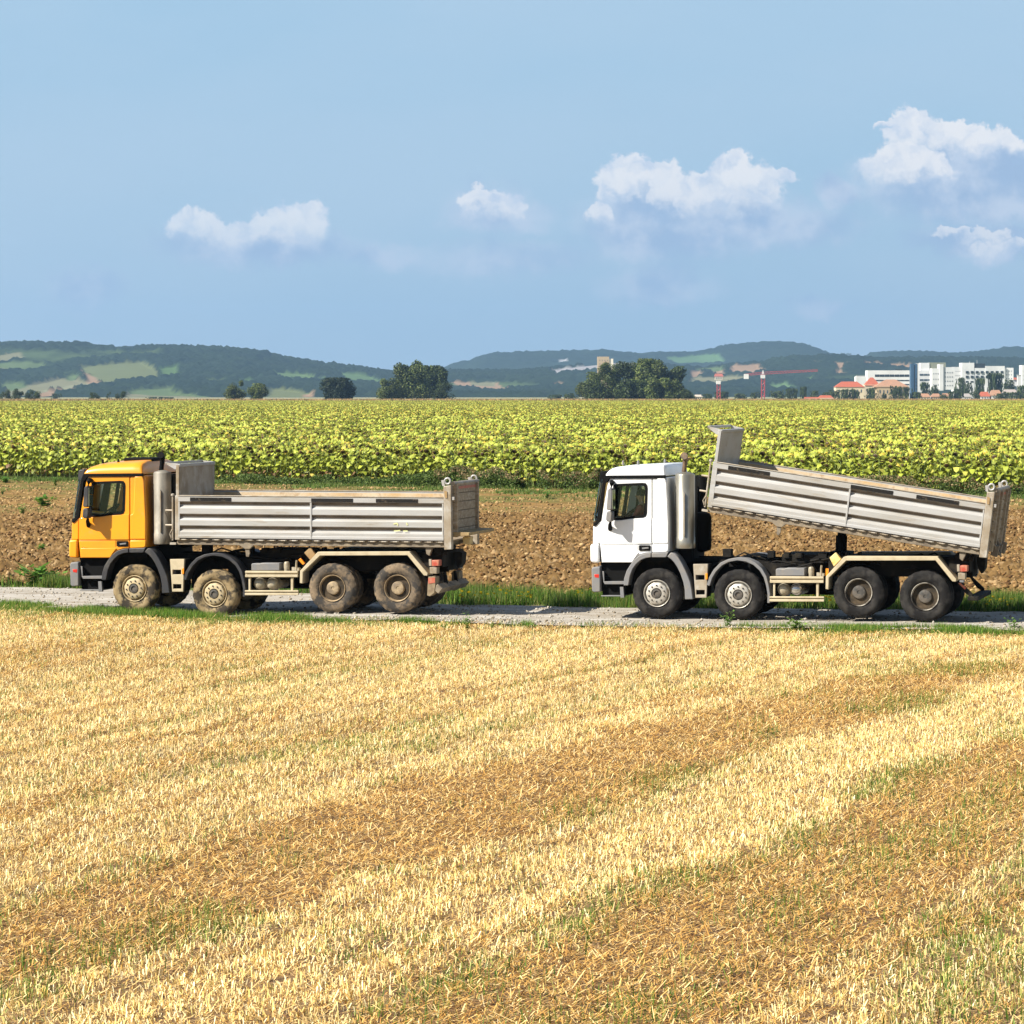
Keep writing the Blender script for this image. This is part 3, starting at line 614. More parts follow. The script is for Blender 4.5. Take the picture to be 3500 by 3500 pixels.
for i in range(0, 460):
    v = i * S
    for j in range(-260, 200):
        p = base + ex * (j * S + shift_[i]) + ey * v
        if p[1] > 1345 or p[1] < 120: continue
        if abs(p[0]) > .164 * p[1] + 12: continue
        P.append((p[0] + random.uniform(-.15, .15), p[1] + random.uniform(-.15, .15), 0)); I.append(random.randrange(8) if p[1] < 420 else 8 + random.randrange(4))
        Ro.append(a + (math.pi if random.random() < .5 else 0)); Sc.append(random.uniform(.93, 1.05))
me = bpy.data.meshes.new('sunflower_field'); me.vertices.add(len(P)); me.vertices.foreach_set('co', np.array(P, dtype=np.float32).ravel())
at = me.attributes.new('idx', 'INT', 'POINT'); at.data.foreach_set('value', np.array(I, dtype=np.int32))
at = me.attributes.new('rot', 'FLOAT', 'POINT'); at.data.foreach_set('value', np.array(Ro, dtype=np.float32))
at = me.attributes.new('scl', 'FLOAT', 'POINT'); at.data.foreach_set('value', np.array(Sc, dtype=np.float32))
so_ = bpy.data.objects.new('sunflower_field', me); col.objects.link(so_)
tag(so_, 'dense field of ripe yellow-green sunflowers reaching to the horizon', 'sunflower field', kind='stuff')
ng = bpy.data.node_groups.new('scatter', 'GeometryNodeTree'); ng.interface.new_socket('Geometry', in_out='INPUT', socket_type='NodeSocketGeometry'); ng.interface.new_socket('Geometry', in_out='OUTPUT', socket_type='NodeSocketGeometry')
N = ng.nodes.new; L = ng.links.new
gi = N('NodeGroupInput'); go = N('NodeGroupOutput'); ci = N('GeometryNodeCollectionInfo'); ci.inputs['Collection'].default_value = pc; ci.inputs['Separate Children'].default_value = True; ci.inputs['Reset Children'].default_value = True
iop = N('GeometryNodeInstanceOnPoints'); iop.inputs['Pick Instance'].default_value = True
def na(n, t):
    q = N('GeometryNodeInputNamedAttribute'); q.data_type = t; q.inputs['Name'].default_value = n; return q.outputs['Attribute']
L(gi.outputs[0], iop.inputs['Points']); L(ci.outputs[0], iop.inputs['Instance']); L(na('idx', 'INT'), iop.inputs['Instance Index'])
cx = N('ShaderNodeCombineXYZ'); L(na('rot', 'FLOAT'), cx.inputs[2]); L(cx.outputs[0], iop.inputs['Rotation'])
L(na('scl', 'FLOAT'), iop.inputs['Scale']); L(iop.outputs[0], go.inputs[0])
md = so_.modifiers.new('scatter', 'NODES'); md.node_group = ng
# dry brown maize beyond them
n = 60000; X = rng.uniform(-260, 260, n); Y = rng.uniform(1352, 1440, n)
V, F, CC = blades(np.stack([X, Y, 0 * X], 1), rng.uniform(1.9, 2.65, n), np.abs(rng.normal(0, .08, n)), rng.uniform(0, 6.28, n), rng.uniform(.10, .3, n), np.array([(.36, .22, .10), (.42, .26, .12), (.30, .20, .08), (.20, .20, .07)])[rng.integers(0, 4, n)], .5)
tag(np_obj('maize_field', V, F, CC, attr_mat('maize', .8)), 'thin brown strip of tall maize behind the sunflower field', 'maize', kind='stuff')
# ------------------------------------------------------------------ hills with fields and woods on them
def poly_in(x, y, poly):
    ins = np.zeros(x.shape, bool); n = len(poly); j = n - 1
    for i in range(n):
        xi, yi = poly[i]; xj, yj = poly[j]
        c = ((yi > y) != (yj > y)) & (x < (xj - xi) * (y - yi) / (yj - yi + 1e-9) + xi); ins ^= c; j = i
    return ins
def hill(name, ridge, yf, yr, yb, x0, x1, dx, nyy, patches, woods, bump=7, seed=0, zf=0.0, pw=1.35):
    """land rising from yf to its ridge at yr and falling to yb; ridge: skyline samples at distance yr"""
    xs = np.arange(x0, x1, dx); rid = np.array([((p[0] - 1750) * yr / FPX, CAM_H - (p[1] - HOR) * yr / FPX) for p in ridge])
    Zr = np.interp(xs, rid[:, 0], rid[:, 1]); ys = np.concatenate([np.linspace(yf, yr, nyy), np.linspace(yr, yb, nyy // 4)[1:]])
    X, Y = np.meshgrid(xs, ys); t = np.where(Y <= yr, (Y - yf) / (yr - yf), 1 - (Y - yr) / (yb - yr)); prof = np.clip(t, 0, 1) ** pw
    prof = prof * prof * (3 - 2 * prof) * .35 + prof * .65
    Z = zf + (Zr[None, :] - zf) * prof + (1 - prof) * prof * 4 * 14 * (fbm(X / 420, Y / 420, 3, 200 + seed) - .5)
    PX = 1750 + X * FPX / Y; PY = HOR - (Z - CAM_H) * FPX / Y
    C = np.zeros(X.shape + (3,)); wood = np.ones(X.shape)
    n1 = fbm(X / 60, Y / 90, 4, 210 + seed); n2 = fbm(X / 260, Y / 400, 3, 220 + seed)
    forest = np.array([.008, .015, .009]) ; forest2 = np.array([.022, .036, .016]); mead = np.array([.060, .088, .030])
    C[:] = forest + (forest2 - forest) * n1[..., None]
    wx = PX + 10 * (fbm(X / 50, Y / 80, 2, 230) - .5) * 2 * .4; wy = PY + 5 * (fbm(X / 40, Y / 60, 2, 231) - .5)
    if woods < 1:
        g = np.clip((n2 - woods) * 9, 0, 1) * (PY > np.interp(PX, [p[0] for p in ridge], [p[1] for p in ridge]) + 12)
        C = C * (1 - g[..., None]) + mead * g[..., None] * (.7 + .6 * n1[..., None]); wood = wood * (1 - g)
    for poly, c in patches:
        m = poly_in(wx, wy, poly); C[m] = np.array(c) * (.88 + .24 * n1[m])[:, None]; wood[m] = 0
    tr = np.clip(.62 - worley(X / 17, Y / 17, 240 + seed)[0], 0, 1) * 1.6
    Z = Z + wood * bump * (tr * .8 + .5 * (fbm(X / 9, Y / 14, 2, 250) - .2)) * (prof > .02)
    C = C * (1 - wood[..., None] * .0)
    o = np_obj(name, np.stack([X.ravel(), Y.ravel(), Z.ravel()], 1), grid_faces(len(xs), len(ys)), C.reshape(-1, 3), attr_mat(name + '_cover', .95, spec=.05), True)
    tag(o, kind='structure'); return o
S5 = lambda pts: [(x / 2.147, 1150 + y / 2.147) for x, y in pts]
S6 = lambda pts: [(900 + x / 2.415, 1150 + y / 2.415) for x, y in pts]
S7 = lambda pts: [(1900 + x / 2.415, 1150 + y / 2.415) for x, y in pts]
S8 = lambda pts: [(2600 + x / 2.147, 1150 + y / 2.147) for x, y in pts]
GRN = (.085, .12, .045); OLV = (.115, .13, .05); TAN = (.25, .165, .10); PAL = (.16, .155, .085); LG = (.07, .12, .035)
left = [(-900, 1200), (-300, 1190), (0, 1182), (70, 1178), (300, 1180), (330, 1190), (430, 1196), (520, 1188), (700, 1192), (800, 1199), (920, 1210), (940, 1222), (1120, 1250), (1270, 1268), (1360, 1282), (1420, 1305), (1500, 1335), (1600, 1352), (1700, 1372)]
hill('left_hill', left, 4200, 6300, 8000, -1900, 60, 5.5, 230,
     [(S5([(610, 225), (800, 205), (1050, 190), (1165, 262), (1160, 322), (1000, 333), (880, 345), (760, 372), (700, 300), (570, 240)]), OLV), (S5([(610, 262), (700, 300), (755, 372), (660, 372), (625, 315)]), TAN),
      (S5([(-50, 140), (150, 122), (178, 160), (-50, 200)]), PAL), (S5([(-50, 205), (200, 188), (400, 235), (200, 262), (-50, 255)]), GRN), (S5([(-60, 225), (100, 240), (60, 262), (-60, 255)]), OLV), (S5([(40, 400), (430, 318), (640, 335), (640, 352), (300, 420), (40, 450)]), PAL),
      (S5([(0, 350), (110, 345), (200, 375), (60, 400), (0, 400)]), GRN), (S5([(250, 425), (540, 385), (540, 415), (300, 448)]), TAN), (S5([(300, 395), (640, 345), (720, 365), (560, 392), (545, 384), (330, 410)]), (.20, .20, .12)),
      (S5([(480, 300), (560, 290), (600, 320), (500, 332)]), GRN), (S5([(1175, 235), (1300, 225), (1310, 300), (1180, 312)]), LG), (S5([(1500, 320), (1640, 320), (1640, 345), (1520, 350)]), GRN), (S5([(930, 405), (1250, 375), (1290, 425), (1700, 455), (1700, 480), (930, 480)]), GRN),
      (S5([(930, 424), (1640, 452), (1640, 482), (930, 482)]), PAL), (S5([(1750, 330), (1932, 335), (1932, 350), (1750, 350)]), LG), (S6([(60, 440), (400, 470), (300, 540), (0, 540)]), OLV), (S6([(330, 480), (410, 470), (420, 520), (330, 520)]), TAN), (S6([(60, 300), (300, 310), (560, 380), (200, 370)]), (.09, .14, .05)), (S6([(600, 300), (900, 340), (1000, 400), (700, 380)]), (.08, .13, .05))], .68, bump=11, seed=1)
far = [(900, 1330), (1100, 1300), (1300, 1275), (1420, 1268), (1450, 1254), (1485, 1256), (1500, 1268), (1560, 1242), (1600, 1237), (1620, 1230), (1660, 1215), (1700, 1210), (1850, 1204), (2060, 1199), (2130, 1207), (2190, 1212), (2240, 1206), (2370, 1208), (2430, 1195), (2500, 1180), (2620, 1171), (2700, 1172), (2760, 1182), (2800, 1198), (2850, 1216), (2920, 1224), (2950, 1222), (2980, 1208), (3050, 1203), (3130, 1204), (3250, 1209), (3330, 1206), (3400, 1195), (3470, 1189), (3560, 1192), (3900, 1200), (4500, 1220)]
hill('far_hills', far, 7600, 9800, 12500, -1100, 3300, 11, 150, [(S8([(520, 148), (750, 152), (735, 163), (560, 160)]), TAN), (S7([(40, 195), (95, 195), (95, 215), (50, 220)]), (.4, .4, .4)), (S7([(900, 180), (1350, 150), (1400, 220), (1000, 230)]), (.08, .14, .05))], .75, bump=9, seed=2)
mid = [(1180, 1352), (1280, 1312), (1340, 1285), (1500, 1272), (1700, 1273), (1780, 1272), (1900, 1262), (2040, 1248), (2110, 1240), (2190, 1240), (2290, 1255), (2400, 1262), (2500, 1250), (2600, 1244), (2660, 1230), (2760, 1222), (2860, 1220), (3000, 1230), (3200, 1228), (3500, 1232), (3800, 1240), (4200, 1250)]
hill('middle_hills', mid, 4600, 6600, 7500, -500, 1600, 5.5, 200,
     [(S6([(1520, 385), (1930, 392), (2010, 440), (2000, 470), (1932, 462), (1800, 455), (1620, 408)]), TAN), (S6([(1700, 385), (1910, 385), (1910, 412), (1720, 405)]), PAL), (S6([(1560, 490), (2080, 498), (2080, 540), (1560, 540)]), PAL),
      (S7([(1110, 300), (1180, 295), (1220, 330), (1120, 345)]), TAN), (S7([(1150, 275), (1380, 262), (1380, 300), (1160, 292)]), GRN), (S7([(1290, 300), (1385, 280), (1385, 325), (1310, 322)]), TAN), (S7([(1440, 250), (1670, 233), (1690, 262), (1735, 290), (1600, 312), (1450, 308)]), TAN),
      (S7([(1130, 345), (1600, 340), (1620, 360), (1400, 395), (1090, 392)]), PAL), (S7([(-30, 285), (340, 238), (480, 212), (690, 210), (690, 262), (480, 272), (0, 315)]), (.26, .25, .25)), (S7([(0, 400), (60, 400), (60, 418), (0, 418)]), TAN),
      (S8([(540, 198), (645, 198), (592, 232), (602, 270), (632, 292), (545, 290), (577, 250)]), TAN), (S8([(760, 192), (900, 205), (1110, 222), (1110, 242), (880, 218), (765, 208)]), TAN), (S8([(385, 190), (440, 195), (430, 208), (385, 205)]), PAL), (S8([(320, 310), (380, 305), (370, 328), (320, 328)]), LG), (S8([(60, 360), (180, 340), (260, 400), (80, 400)]), (.09, .15, .06))], .70, bump=10, seed=3)

# ------------------------------------------------------------------ trees
bark_m = mat('bark', (.09, .065, .045), .95, c2=(.14, .11, .08), scale=8, bump=.5)
fol_m = attr_mat('foliage', .6, transl=.22, spec=.25)
def crown_mesh(seed, w, h, lobes, nleaf, ls, pal, z0=.1, flat=.55, spiky=0):
    r = np.random.default_rng(seed); V = []; C = []
    ctr = []
    for i in range(lobes):
        a = r.uniform(0, 6.283); rad = w * .5 * math.sqrt(r.random()) * .72; z = z0 * h + (h * (1 - z0)) * r.uniform(.12, .9); k = 1 - .55 * max(0, z / h - .4)
        ctr.append((math.cos(a) * rad * k, math.sin(a) * rad * k, z, w * r.uniform(.13, .24) * (1.1 - .4 * z / h), r.uniform(.7, 1.25)))
    ctr = np.array(ctr); li = r.integers(0, lobes, nleaf); d = r.normal(size=(nleaf, 3)); d /= np.linalg.norm(d, axis=1)[:, None]; rr = r.random(nleaf) ** .45
    P = ctr[li, :3] + d * (ctr[li, 3] * rr)[:, None] * np.array([1, 1, 1.15]); P[:, 2] = np.clip(P[:, 2], .02 * h, h * 1.02)
    n = d * .7 + r.normal(size=(nleaf, 3)) * .6 + np.array([0, 0, .35]); n /= np.linalg.norm(n, axis=1)[:, None]
    u = np.cross(n, r.normal(size=(nleaf, 3))); u /= np.linalg.norm(u, axis=1)[:, None]; v = np.cross(n, u); s = (ls * r.uniform(.55, 1.3, nleaf))[:, None]
    V = np.stack([P - u * s, P - v * s * .7, P + u * s, P + v * s * .7], 1).reshape(-1, 3)
    pal = np.array(pal); c = pal[r.integers(0, len(pal), nleaf)] * (ctr[li, 4] * r.uniform(.85, 1.15, nleaf))[:, None]
    return V, np.arange(4 * nleaf).reshape(-1, 4), np.repeat(c, 4, 0), ctr
DK = [(.034, .052, .014), (.050, .074, .018), (.075, .10, .024), (.024, .036, .011)]
LT = [(.072, .10, .022), (.105, .135, .03), (.045, .068, .016), (.14, .16, .04)]
crown_cache = {}
def tree(name, label, x, y, h, w, lobes=16, nleaf=2200, ls=None, pal=DK, seed=None, group=None, z0=.08, key=None, cat='tree', z=0):
    root = empty(name, (x, y, z)); tag(root, label, cat, group)
    seed = seed if seed is not None else int(abs(x) * 7 + y)
    kk = key if key is not None else ('u', x, y)
    if kk not in crown_cache:
        V, F, C, ctr = crown_mesh(seed, w, h, lobes, nleaf, ls or w * (.024 if nleaf > 1500 else .035), pal, z0)
        cm = np_mesh('crown', V, F, C, fol_m); mb = MB(); mb.tube([(0, 0, -.3), (.02 * w, 0, h * .2), (0, .02 * w, h * .5), (0, 0, h * .75)], [h * .03, h * .024, h * .015, h * .006], 7)
        for q in ctr[:7]: mb.tube([(0, 0, h * .18), (q[0] * .5, q[1] * .5, (h * .2 + q[2]) / 2), (q[0], q[1], q[2])], [h * .014, h * .009, h * .003], 5)
        crown_cache[kk] = (cm, mb.mesh('trunk', bark_m), w, h)
    cm, tm, w0, h0 = crown_cache[kk]
    c = bpy.data.objects.new('crown', cm); col.objects.link(c); c.parent = root; t = bpy.data.objects.new('trunk', tm); col.objects.link(t); t.parent = root
    if key is not None: root.scale = (w / w0, w / w0, h / h0); root.rotation_euler.z = random.uniform(0, 6.28)
    return root
def ptree(name, label, xa, xb, ytop, d, **k):
    """a tree that spans photo columns xa..xb and reaches row ytop, standing d metres away"""
    x = ((xa + xb) / 2 - 1750) * d / FPX; w = (xb - xa) * d / FPX; h = CAM_H - (ytop - HOR) * d / FPX
    return tree(name, label, x, d, h, w, **k)
MG = 'dark trees rising behind the sunflower field'
for args in (('broad_tree', 'tall left tree of the big clump between the trucks, with the peaked top', 1330, 1470, 1238, 1480, dict(lobes=26, nleaf=5200, pal=LT, seed=3)),
             ('broad_tree', 'rounder right tree of the big clump between the trucks', 1420, 1545, 1258, 1500, dict(lobes=24, nleaf=4600, seed=4)),
             ('broad_tree', 'lower bushy tree at the left foot of the big clump between the trucks', 1284, 1375, 1300, 1470, dict(lobes=16, nleaf=2600, pal=LT, seed=5)),
             ('broad_tree', 'low dark tree at the right foot of the big clump between the trucks', 1480, 1550, 1310, 1475, dict(lobes=12, nleaf=1800, seed=6)),
             ('spreading_tree', 'dark spreading tree standing alone above the orange truck bed', 1085, 1220, 1300, 1480, dict(lobes=20, nleaf=3200, pal=[(.022, .036, .014), (.035, .05, .018), (.018, .03, .012)], seed=7)),
             ('round_tree', 'left of the two small round trees behind the field over the orange truck', 766, 845, 1308, 1500, dict(lobes=13, nleaf=1800, pal=LT, seed=8)),
             ('round_tree', 'right of the two small round trees behind the field over the orange truck', 840, 922, 1318, 1500, dict(lobes=13, nleaf=1800, pal=LT, seed=9)),
             ('broad_tree', 'leftmost low tree of the wide clump behind the white truck', 1965, 2075, 1280, 1450, dict(lobes=16, nleaf=2600, pal=LT, seed=10)),
             ('broad_tree', 'second tree from left in the wide clump, in front of the tan tower', 2020, 2130, 1240, 1470, dict(lobes=20, nleaf=3400, pal=LT, seed=11)),
             ('broad_tree', 'third tree from left in the wide clump behind the white truck', 2080, 2210, 1244, 1480, dict(lobes=20, nleaf=3400, seed=12)),
             ('broad_tree', 'tallest tree of the wide clump behind the white truck', 2150, 2300, 1236, 1470, dict(lobes=24, nleaf=4600, pal=LT, seed=13)),
             ('broad_tree', 'fifth tree from left of the wide clump, sloping down on its right', 2220, 2362, 1262, 1480, dict(lobes=22, nleaf=4000, seed=14)),
             ('round_bush', 'low bush at the right end of the wide clump behind the white truck', 2320, 2378, 1332, 1450, dict(lobes=9, nleaf=1200, seed=15)),
             ('round_bush', 'low dense bush in the middle foot of the wide clump behind the white truck', 2090, 2230, 1305, 1440, dict(lobes=16, nleaf=2600, seed=31)),
             ('round_bush', 'low dense bush under the right half of the wide clump behind the white truck', 2200, 2330, 1300, 1435, dict(lobes=16, nleaf=2600, pal=LT, seed=32)),
             ('round_bush', 'low dense bush under the left half of the wide clump behind the white truck', 1985, 2110, 1308, 1440, dict(lobes=14, nleaf=2400, seed=33)),
             ('low_tree', 'small dark tree at the left edge of the picture on the field horizon', -8, 36, 1338, 1500, dict(lobes=8, nleaf=800, pal=DK, seed=16)),
             ('low_tree', 'second small dark tree from the left edge on the field horizon', 34, 86, 1330, 1500, dict(lobes=9, nleaf=900, pal=DK, seed=17)),
             ('low_tree', 'third small dark tree from the left edge on the field horizon', 82, 142, 1340, 1500, dict(lobes=9, nleaf=900, pal=DK, seed=18)),
             ('low_tree', 'flat shrub on the field horizon right of the three leftmost trees', 300, 345, 1348, 1500, dict(lobes=7, nleaf=600, seed=19)),
             ('low_tree', 'thin little tree on the field horizon above the orange cab', 362, 385, 1345, 1500, dict(lobes=7, nleaf=500, seed=20)),
             ('low_tree', 'small twin shrub on the horizon just right of the thin little tree', 392, 442, 1345, 1500, dict(lobes=8, nleaf=700, seed=21))):
    nm, lab, xa, xb, yt, d, kw = args; kw['nleaf'] = int(kw['nleaf'] * 3.4); kw['lobes'] = int(kw['lobes'] * 1.3); ptree(nm, lab, xa - 5, xb + 5, yt - 6, d, group=MG, **kw)

# ------------------------------------------------------------------ the town at the right
wall_w = mat('white_render', (.66, .66, .65), .8, c2=(.56, .56, .55), scale=.1)
wall_c = mat('cream_render', (.58, .50, .35), .85); wall_t = mat('tan_render', (.42, .32, .20), .85); wall_g = mat('grey_concrete', (.42, .42, .40), .85); dark_g = mat('dark_glazing', (.03, .04, .05), .25)
roof_r = mat('red_tiles', (.38, .09, .04), .8, c2=(.30, .08, .045), scale=.6); roof_b = mat('brown_tiles', (.36, .19, .11), .85, c2=(.28, .16, .10), scale=.6); blue_m = mat('blue_cladding', (.03, .08, .15), .6); winm = mat('window_glass', (.06, .08, .10), .2)
roof_gm = mat('flat_roof', (.35, .34, .33), .9)
def block(parent, xa, xb, yt, yb, d, dep, m, name='wall', setback=0):
    x0 = (xa - 1750) * d / FPX; x1 = (xb - 1750) * d / FPX; z1 = CAM_H - (yt - HOR) * d / FPX; z0 = CAM_H - (yb - HOR) * d / FPX
    return MB().box(x0, x1, setback, setback + dep, z0, z1).build(name, m, parent), (x0, x1, z0, z1)
def windows(parent, xa, xb, yt, yb, d, nx, nz, m=winm, fx=.5, fz=.45, proud=.12, yoff=0):
    x0 = (xa - 1750) * d / FPX; x1 = (xb - 1750) * d / FPX; z1 = CAM_H - (yt - HOR) * d / FPX; z0 = CAM_H - (yb - HOR) * d / FPX
    cw = (x1 - x0) / nx; ch = (z1 - z0) / nz; me = MB().box(-cw * fx / 2, cw * fx / 2, -proud, .1, -ch * fz / 2, ch * fz / 2).mesh('window', m)
    for i in range(nx):
        for j in range(nz):
            o = bpy.data.objects.new('window', me); col.objects.link(o); o.parent = parent; o.location = (x0 + cw * (i + .5), yoff, z0 + ch * (j + .5))
def gable(parent, xa, xb, yt, yb, d, dep, m, hip=.0, name='roof', setback=0, over=.4):
    """pitched roof, ridge along x; hip in metres draws the ridge ends in"""
    x0 = (xa - 1750) * d / FPX - over; x1 = (xb - 1750) * d / FPX + over; z1 = CAM_H - (yt - HOR) * d / FPX; z0 = CAM_H - (yb - HOR) * d / FPX
    a, b = setback - over, setback + dep + over; mid = (a + b) / 2
    mb = MB(); v = [mb._v(p) for p in ((x0, a, z0), (x1, a, z0), (x1, b, z0), (x0, b, z0), (x0 + hip, mid, z1), (x1 - hip, mid, z1))]
    for f in ((0, 1, 5, 4), (1, 2, 5), (2, 3, 4, 5), (3, 0, 4), (3, 2, 1, 0)): mb.face([v[i] for i in f])
    return mb.build(name, m, parent)
def bld(name, label, d, cat='building', group=None):
    e = empty(name, (0, d, 0)); tag(e, label, cat, group); return e
D = 2500
b = bld('office_block', 'long grey-white low block with dark window bands left of the blue tower', D)
block(b, 2966, 3112, 1266, 1368, D, 18, wall_w); windows(b, 2990, 3108, 1276, 1292, D, 7, 1, dark_g, .94, .5); windows(b, 2970, 3108, 1297, 1304, D, 8, 1, dark_g, .95, .6); windows(b, 2970, 3108, 1311, 1318, D, 8, 1, dark_g, .95, .6); block(b, 3060, 3085, 1262, 1272, D, 8, dark_g, 'roof_house', 3)
b = bld('plant_room', 'small white box building over the red-roofed houses', D - 100); block(b, 2926, 2962, 1287, 1368, D - 100, 12, wall_w); block(b, 2930, 2958, 1284, 1287, D - 100, 10, roof_gm, 'roof', 1)
b = bld('blue_tower', 'tall narrow blue and white stair tower beside the white hospital', D - 60)
block(b, 3114, 3124, 1243, 1368, D - 60, 9, blue_m); block(b, 3124, 3128, 1246, 1368, D - 60, 9, dark_g, 'glazing', .4); block(b, 3128, 3135, 1243, 1368, D - 60, 9, blue_m, 'wall', .0); block(b, 3135, 3141, 1242, 1368, D - 60, 9, wall_w, 'side_wall', .2); windows(b, 3129, 3134, 1290, 1335, D - 60, 1, 4, dark_g, .5, .5)
b = bld('hospital_wing', 'grey-banded wing between the blue tower and the white ward block', D + 40)
block(b, 3141, 3190, 1266, 1368, D + 40, 16, wall_w); windows(b, 3143, 3186, 1272, 1326, D + 40, 3, 3, winm, .9, .35); block(b, 3148, 3178, 1240, 1266, D + 40, 12, wall_w, 'roof_house', 2); block(b, 3178, 3234, 1239, 1262, D + 40, 12, mat('green_grey_panel', (.22, .23, .17), .8), 'roof_house', 2.5)
b = bld('ward_block', 'white ward block with small square windows and a stair shaft', D - 20)
block(b, 3186, 3211, 1259, 1331, D - 20, 14, wall_w); block(b, 3211, 3224, 1245, 1335, D - 20, 14, wall_w, 'stair_shaft', -.8); block(b, 3224, 3262, 1255, 1332, D - 20, 14, wall_w, 'wall', .1); windows(b, 3188, 3210, 1268, 1325, D - 20, 3, 3, fx=.3, fz=.22); windows(b, 3227, 3259, 1266, 1325, D - 20, 4, 4, fx=.28, fz=.25)
b = bld('hospital', 'large white hospital building with dark balcony windows and stepped roof', D + 20)
block(b, 3262, 3288, 1254, 1368, D + 20, 16, wall_w, 'wall', 3); block(b, 3288, 3330, 1240, 1368, D + 20, 16, wall_w); block(b, 3330, 3368, 1258, 1368, D + 20, 16, wall_w, 'wall', .2); block(b, 3331, 3367, 1242, 1258, D + 20, 12, dark_g, 'glazed_storey', .8); block(b, 3368, 3434, 1251, 1368, D + 20, 16, wall_w, 'wall', -.2); block(b, 3434, 3465, 1257, 1368, D + 20, 12, wall_w, 'wall', 1.5)
windows(b, 3297, 3433, 1264, 1296, D + 20, 8, 2, dark_g, .55, .5, proud=.5); windows(b, 3297, 3365, 1298, 1312, D + 20, 4, 1, dark_g, .6, .4); windows(b, 3266, 3286, 1262, 1320, D + 20, 3, 4, fx=.3, fz=.2, yoff=3); windows(b, 3438, 3462, 1262, 1300, D + 20, 3, 3, fx=.3, fz=.25, yoff=1.5)
mb = MB(); mb.tube([((3330 - 1750) * D / FPX, 6, 24), ((3330 - 1750) * D / FPX, 6, 30)], .2, 5); mb.tube([((3356 - 1750) * D / FPX, 6, 27), ((3356 - 1750) * D / FPX, 6, 31)], .2, 5); mb.build('antenna', wall_g, b)
b = bld('white_house', 'white tall building cut off by the right edge of the picture', D + 10); block(b, 3493, 3560, 1248, 1368, D + 10, 14, wall_w); windows(b, 3496, 3555, 1262, 1320, D + 10, 4, 4)
b = bld('chimney_stack', 'white square chimney block near the right edge', D - 120, 'chimney'); block(b, 3478, 3490, 1284, 1368, D - 120, 3, wall_w, 'shaft'); block(b, 3477, 3491, 1281, 1284, D - 120, 3.4, wall_g, 'cap', -.2)
b = bld('long_house', 'cream house with long red roof, leftmost of the big roofs', D - 250); block(b, 2857, 2955, 1322, 1370, D - 250, 14, wall_c); gable(b, 2857, 2955, 1304, 1323, D - 250, 14, roof_r, 5); windows(b, 2862, 2950, 1328, 1345, D - 250, 7, 1, fx=.3, fz=.6)
b = bld('gabled_house', 'middle house with steep bright red hipped roof', D - 230); block(b, 2955, 3010, 1315, 1370, D - 230, 14, wall_c); gable(b, 2958, 3008, 1290, 1318, D - 230, 14, roof_r, 4.5); windows(b, 2958, 3006, 1324, 1345, D - 230, 4, 1, fx=.35, fz=.5)
b = bld('hip_roof_house', 'tan house with broad brown hipped roof next to the blue tower', D - 260); block(b, 2997, 3106, 1320, 1370, D - 260, 18, wall_t); gable(b, 2990, 3108, 1297, 1323, D - 260, 18, roof_b, 9); windows(b, 3002, 3102, 1328, 1350, D - 260, 8, 1, fx=.3, fz=.5)
b = bld('village_house', 'low red roof, leftmost of two above the field edge', D - 500); block(b, 2756, 2794, 1362, 1372, D - 500, 10, wall_c); gable(b, 2754, 2796, 1357, 1364, D - 500, 10, roof_r)
b = bld('village_house', 'higher red roof, right of two above the field edge', D - 510); block(b, 2800, 2848, 1360, 1374, D - 510, 10, wall_c); gable(b, 2798, 2850, 1351, 1363, D - 510, 10, roof_r, 2)
for (xa, xb, yr, ye, rm, wm, lab) in ((3142, 3180, 1345, 1357, roof_b, wall_c, 'small brown-roofed house just right of the blue tower foot'), (3186, 3216, 1345, 1356, roof_b, wall_t, 'second brown-roofed cottage right of the blue tower'), (3220, 3254, 1344, 1356, roof_b, wall_c, 'third brown-roofed cottage below the white ward block'),
                                      (3292, 3320, 1345, 1356, mat('grey_tiles', (.3, .27, .25), .9), wall_w, 'grey-roofed cottage among dark trees below the hospital'), (3350, 3384, 1339, 1355, roof_r, wall_w, 'white cottage with bright orange roof below the hospital'),
                                      (3386, 3424, 1333, 1352, roof_b, wall_w, 'white gabled house right of the orange-roofed cottage'), (3432, 3478, 1331, 1342, mat('taupe_tiles', (.33, .28, .25), .9), wall_g, 'taupe-roofed house near the right edge'), (3462, 3480, 1290, 1298, roof_r, wall_w, 'tiny red roof behind the chimney block near the right edge'),
                                      (2372, 2402, 1349, 1356, mat('pale_tiles', (.5, .42, .34), .9), wall_c, 'lone pale-roofed house right of the wide tree clump'), (2442, 2472, 1277, 1287, roof_r, wall_c, 'distant red-roofed farmhouse on the tan slope')):
    dd = 2300 if ye > 1300 else 5200
    if ye < 1300 and xa > 3000: dd = 2560
    b = bld('cottage', lab, dd, 'house'); block(b, xa + 2, xb - 2, ye - 1, ye + 22 if dd != 5200 else ye + 12, dd, 9, wm); gable(b, xa, xb, yr, ye, dd, 9, rm, 1.5); windows(b, xa + 4, xb - 4, ye + 2, ye + 8, dd, 3, 1, fx=.4, fz=.6)
# tan tower far behind the wide clump of trees
b = bld('old_tower', 'square tan tower block with masts on its roof behind the wide tree clump', 3600, 'tower'); block(b, 2042, 2082, 1219, 1350, 3600, 12, wall_t); block(b, 2082, 2096, 1226, 1350, 3600, 10, mat('pale_stone', (.74, .68, .56), .85), 'side_wall', 1)
mb = MB()
for q in (2046, 2062, 2078): mb.tube([((q - 1750) * 3600 / FPX, 4, 42), ((q - 1750) * 3600 / FPX, 4, 46.5)], .5, 5)
mb.build('roof_mast', dark_g, b); windows(b, 2046, 2080, 1226, 1262, 3600, 4, 3, fx=.25, fz=.3)
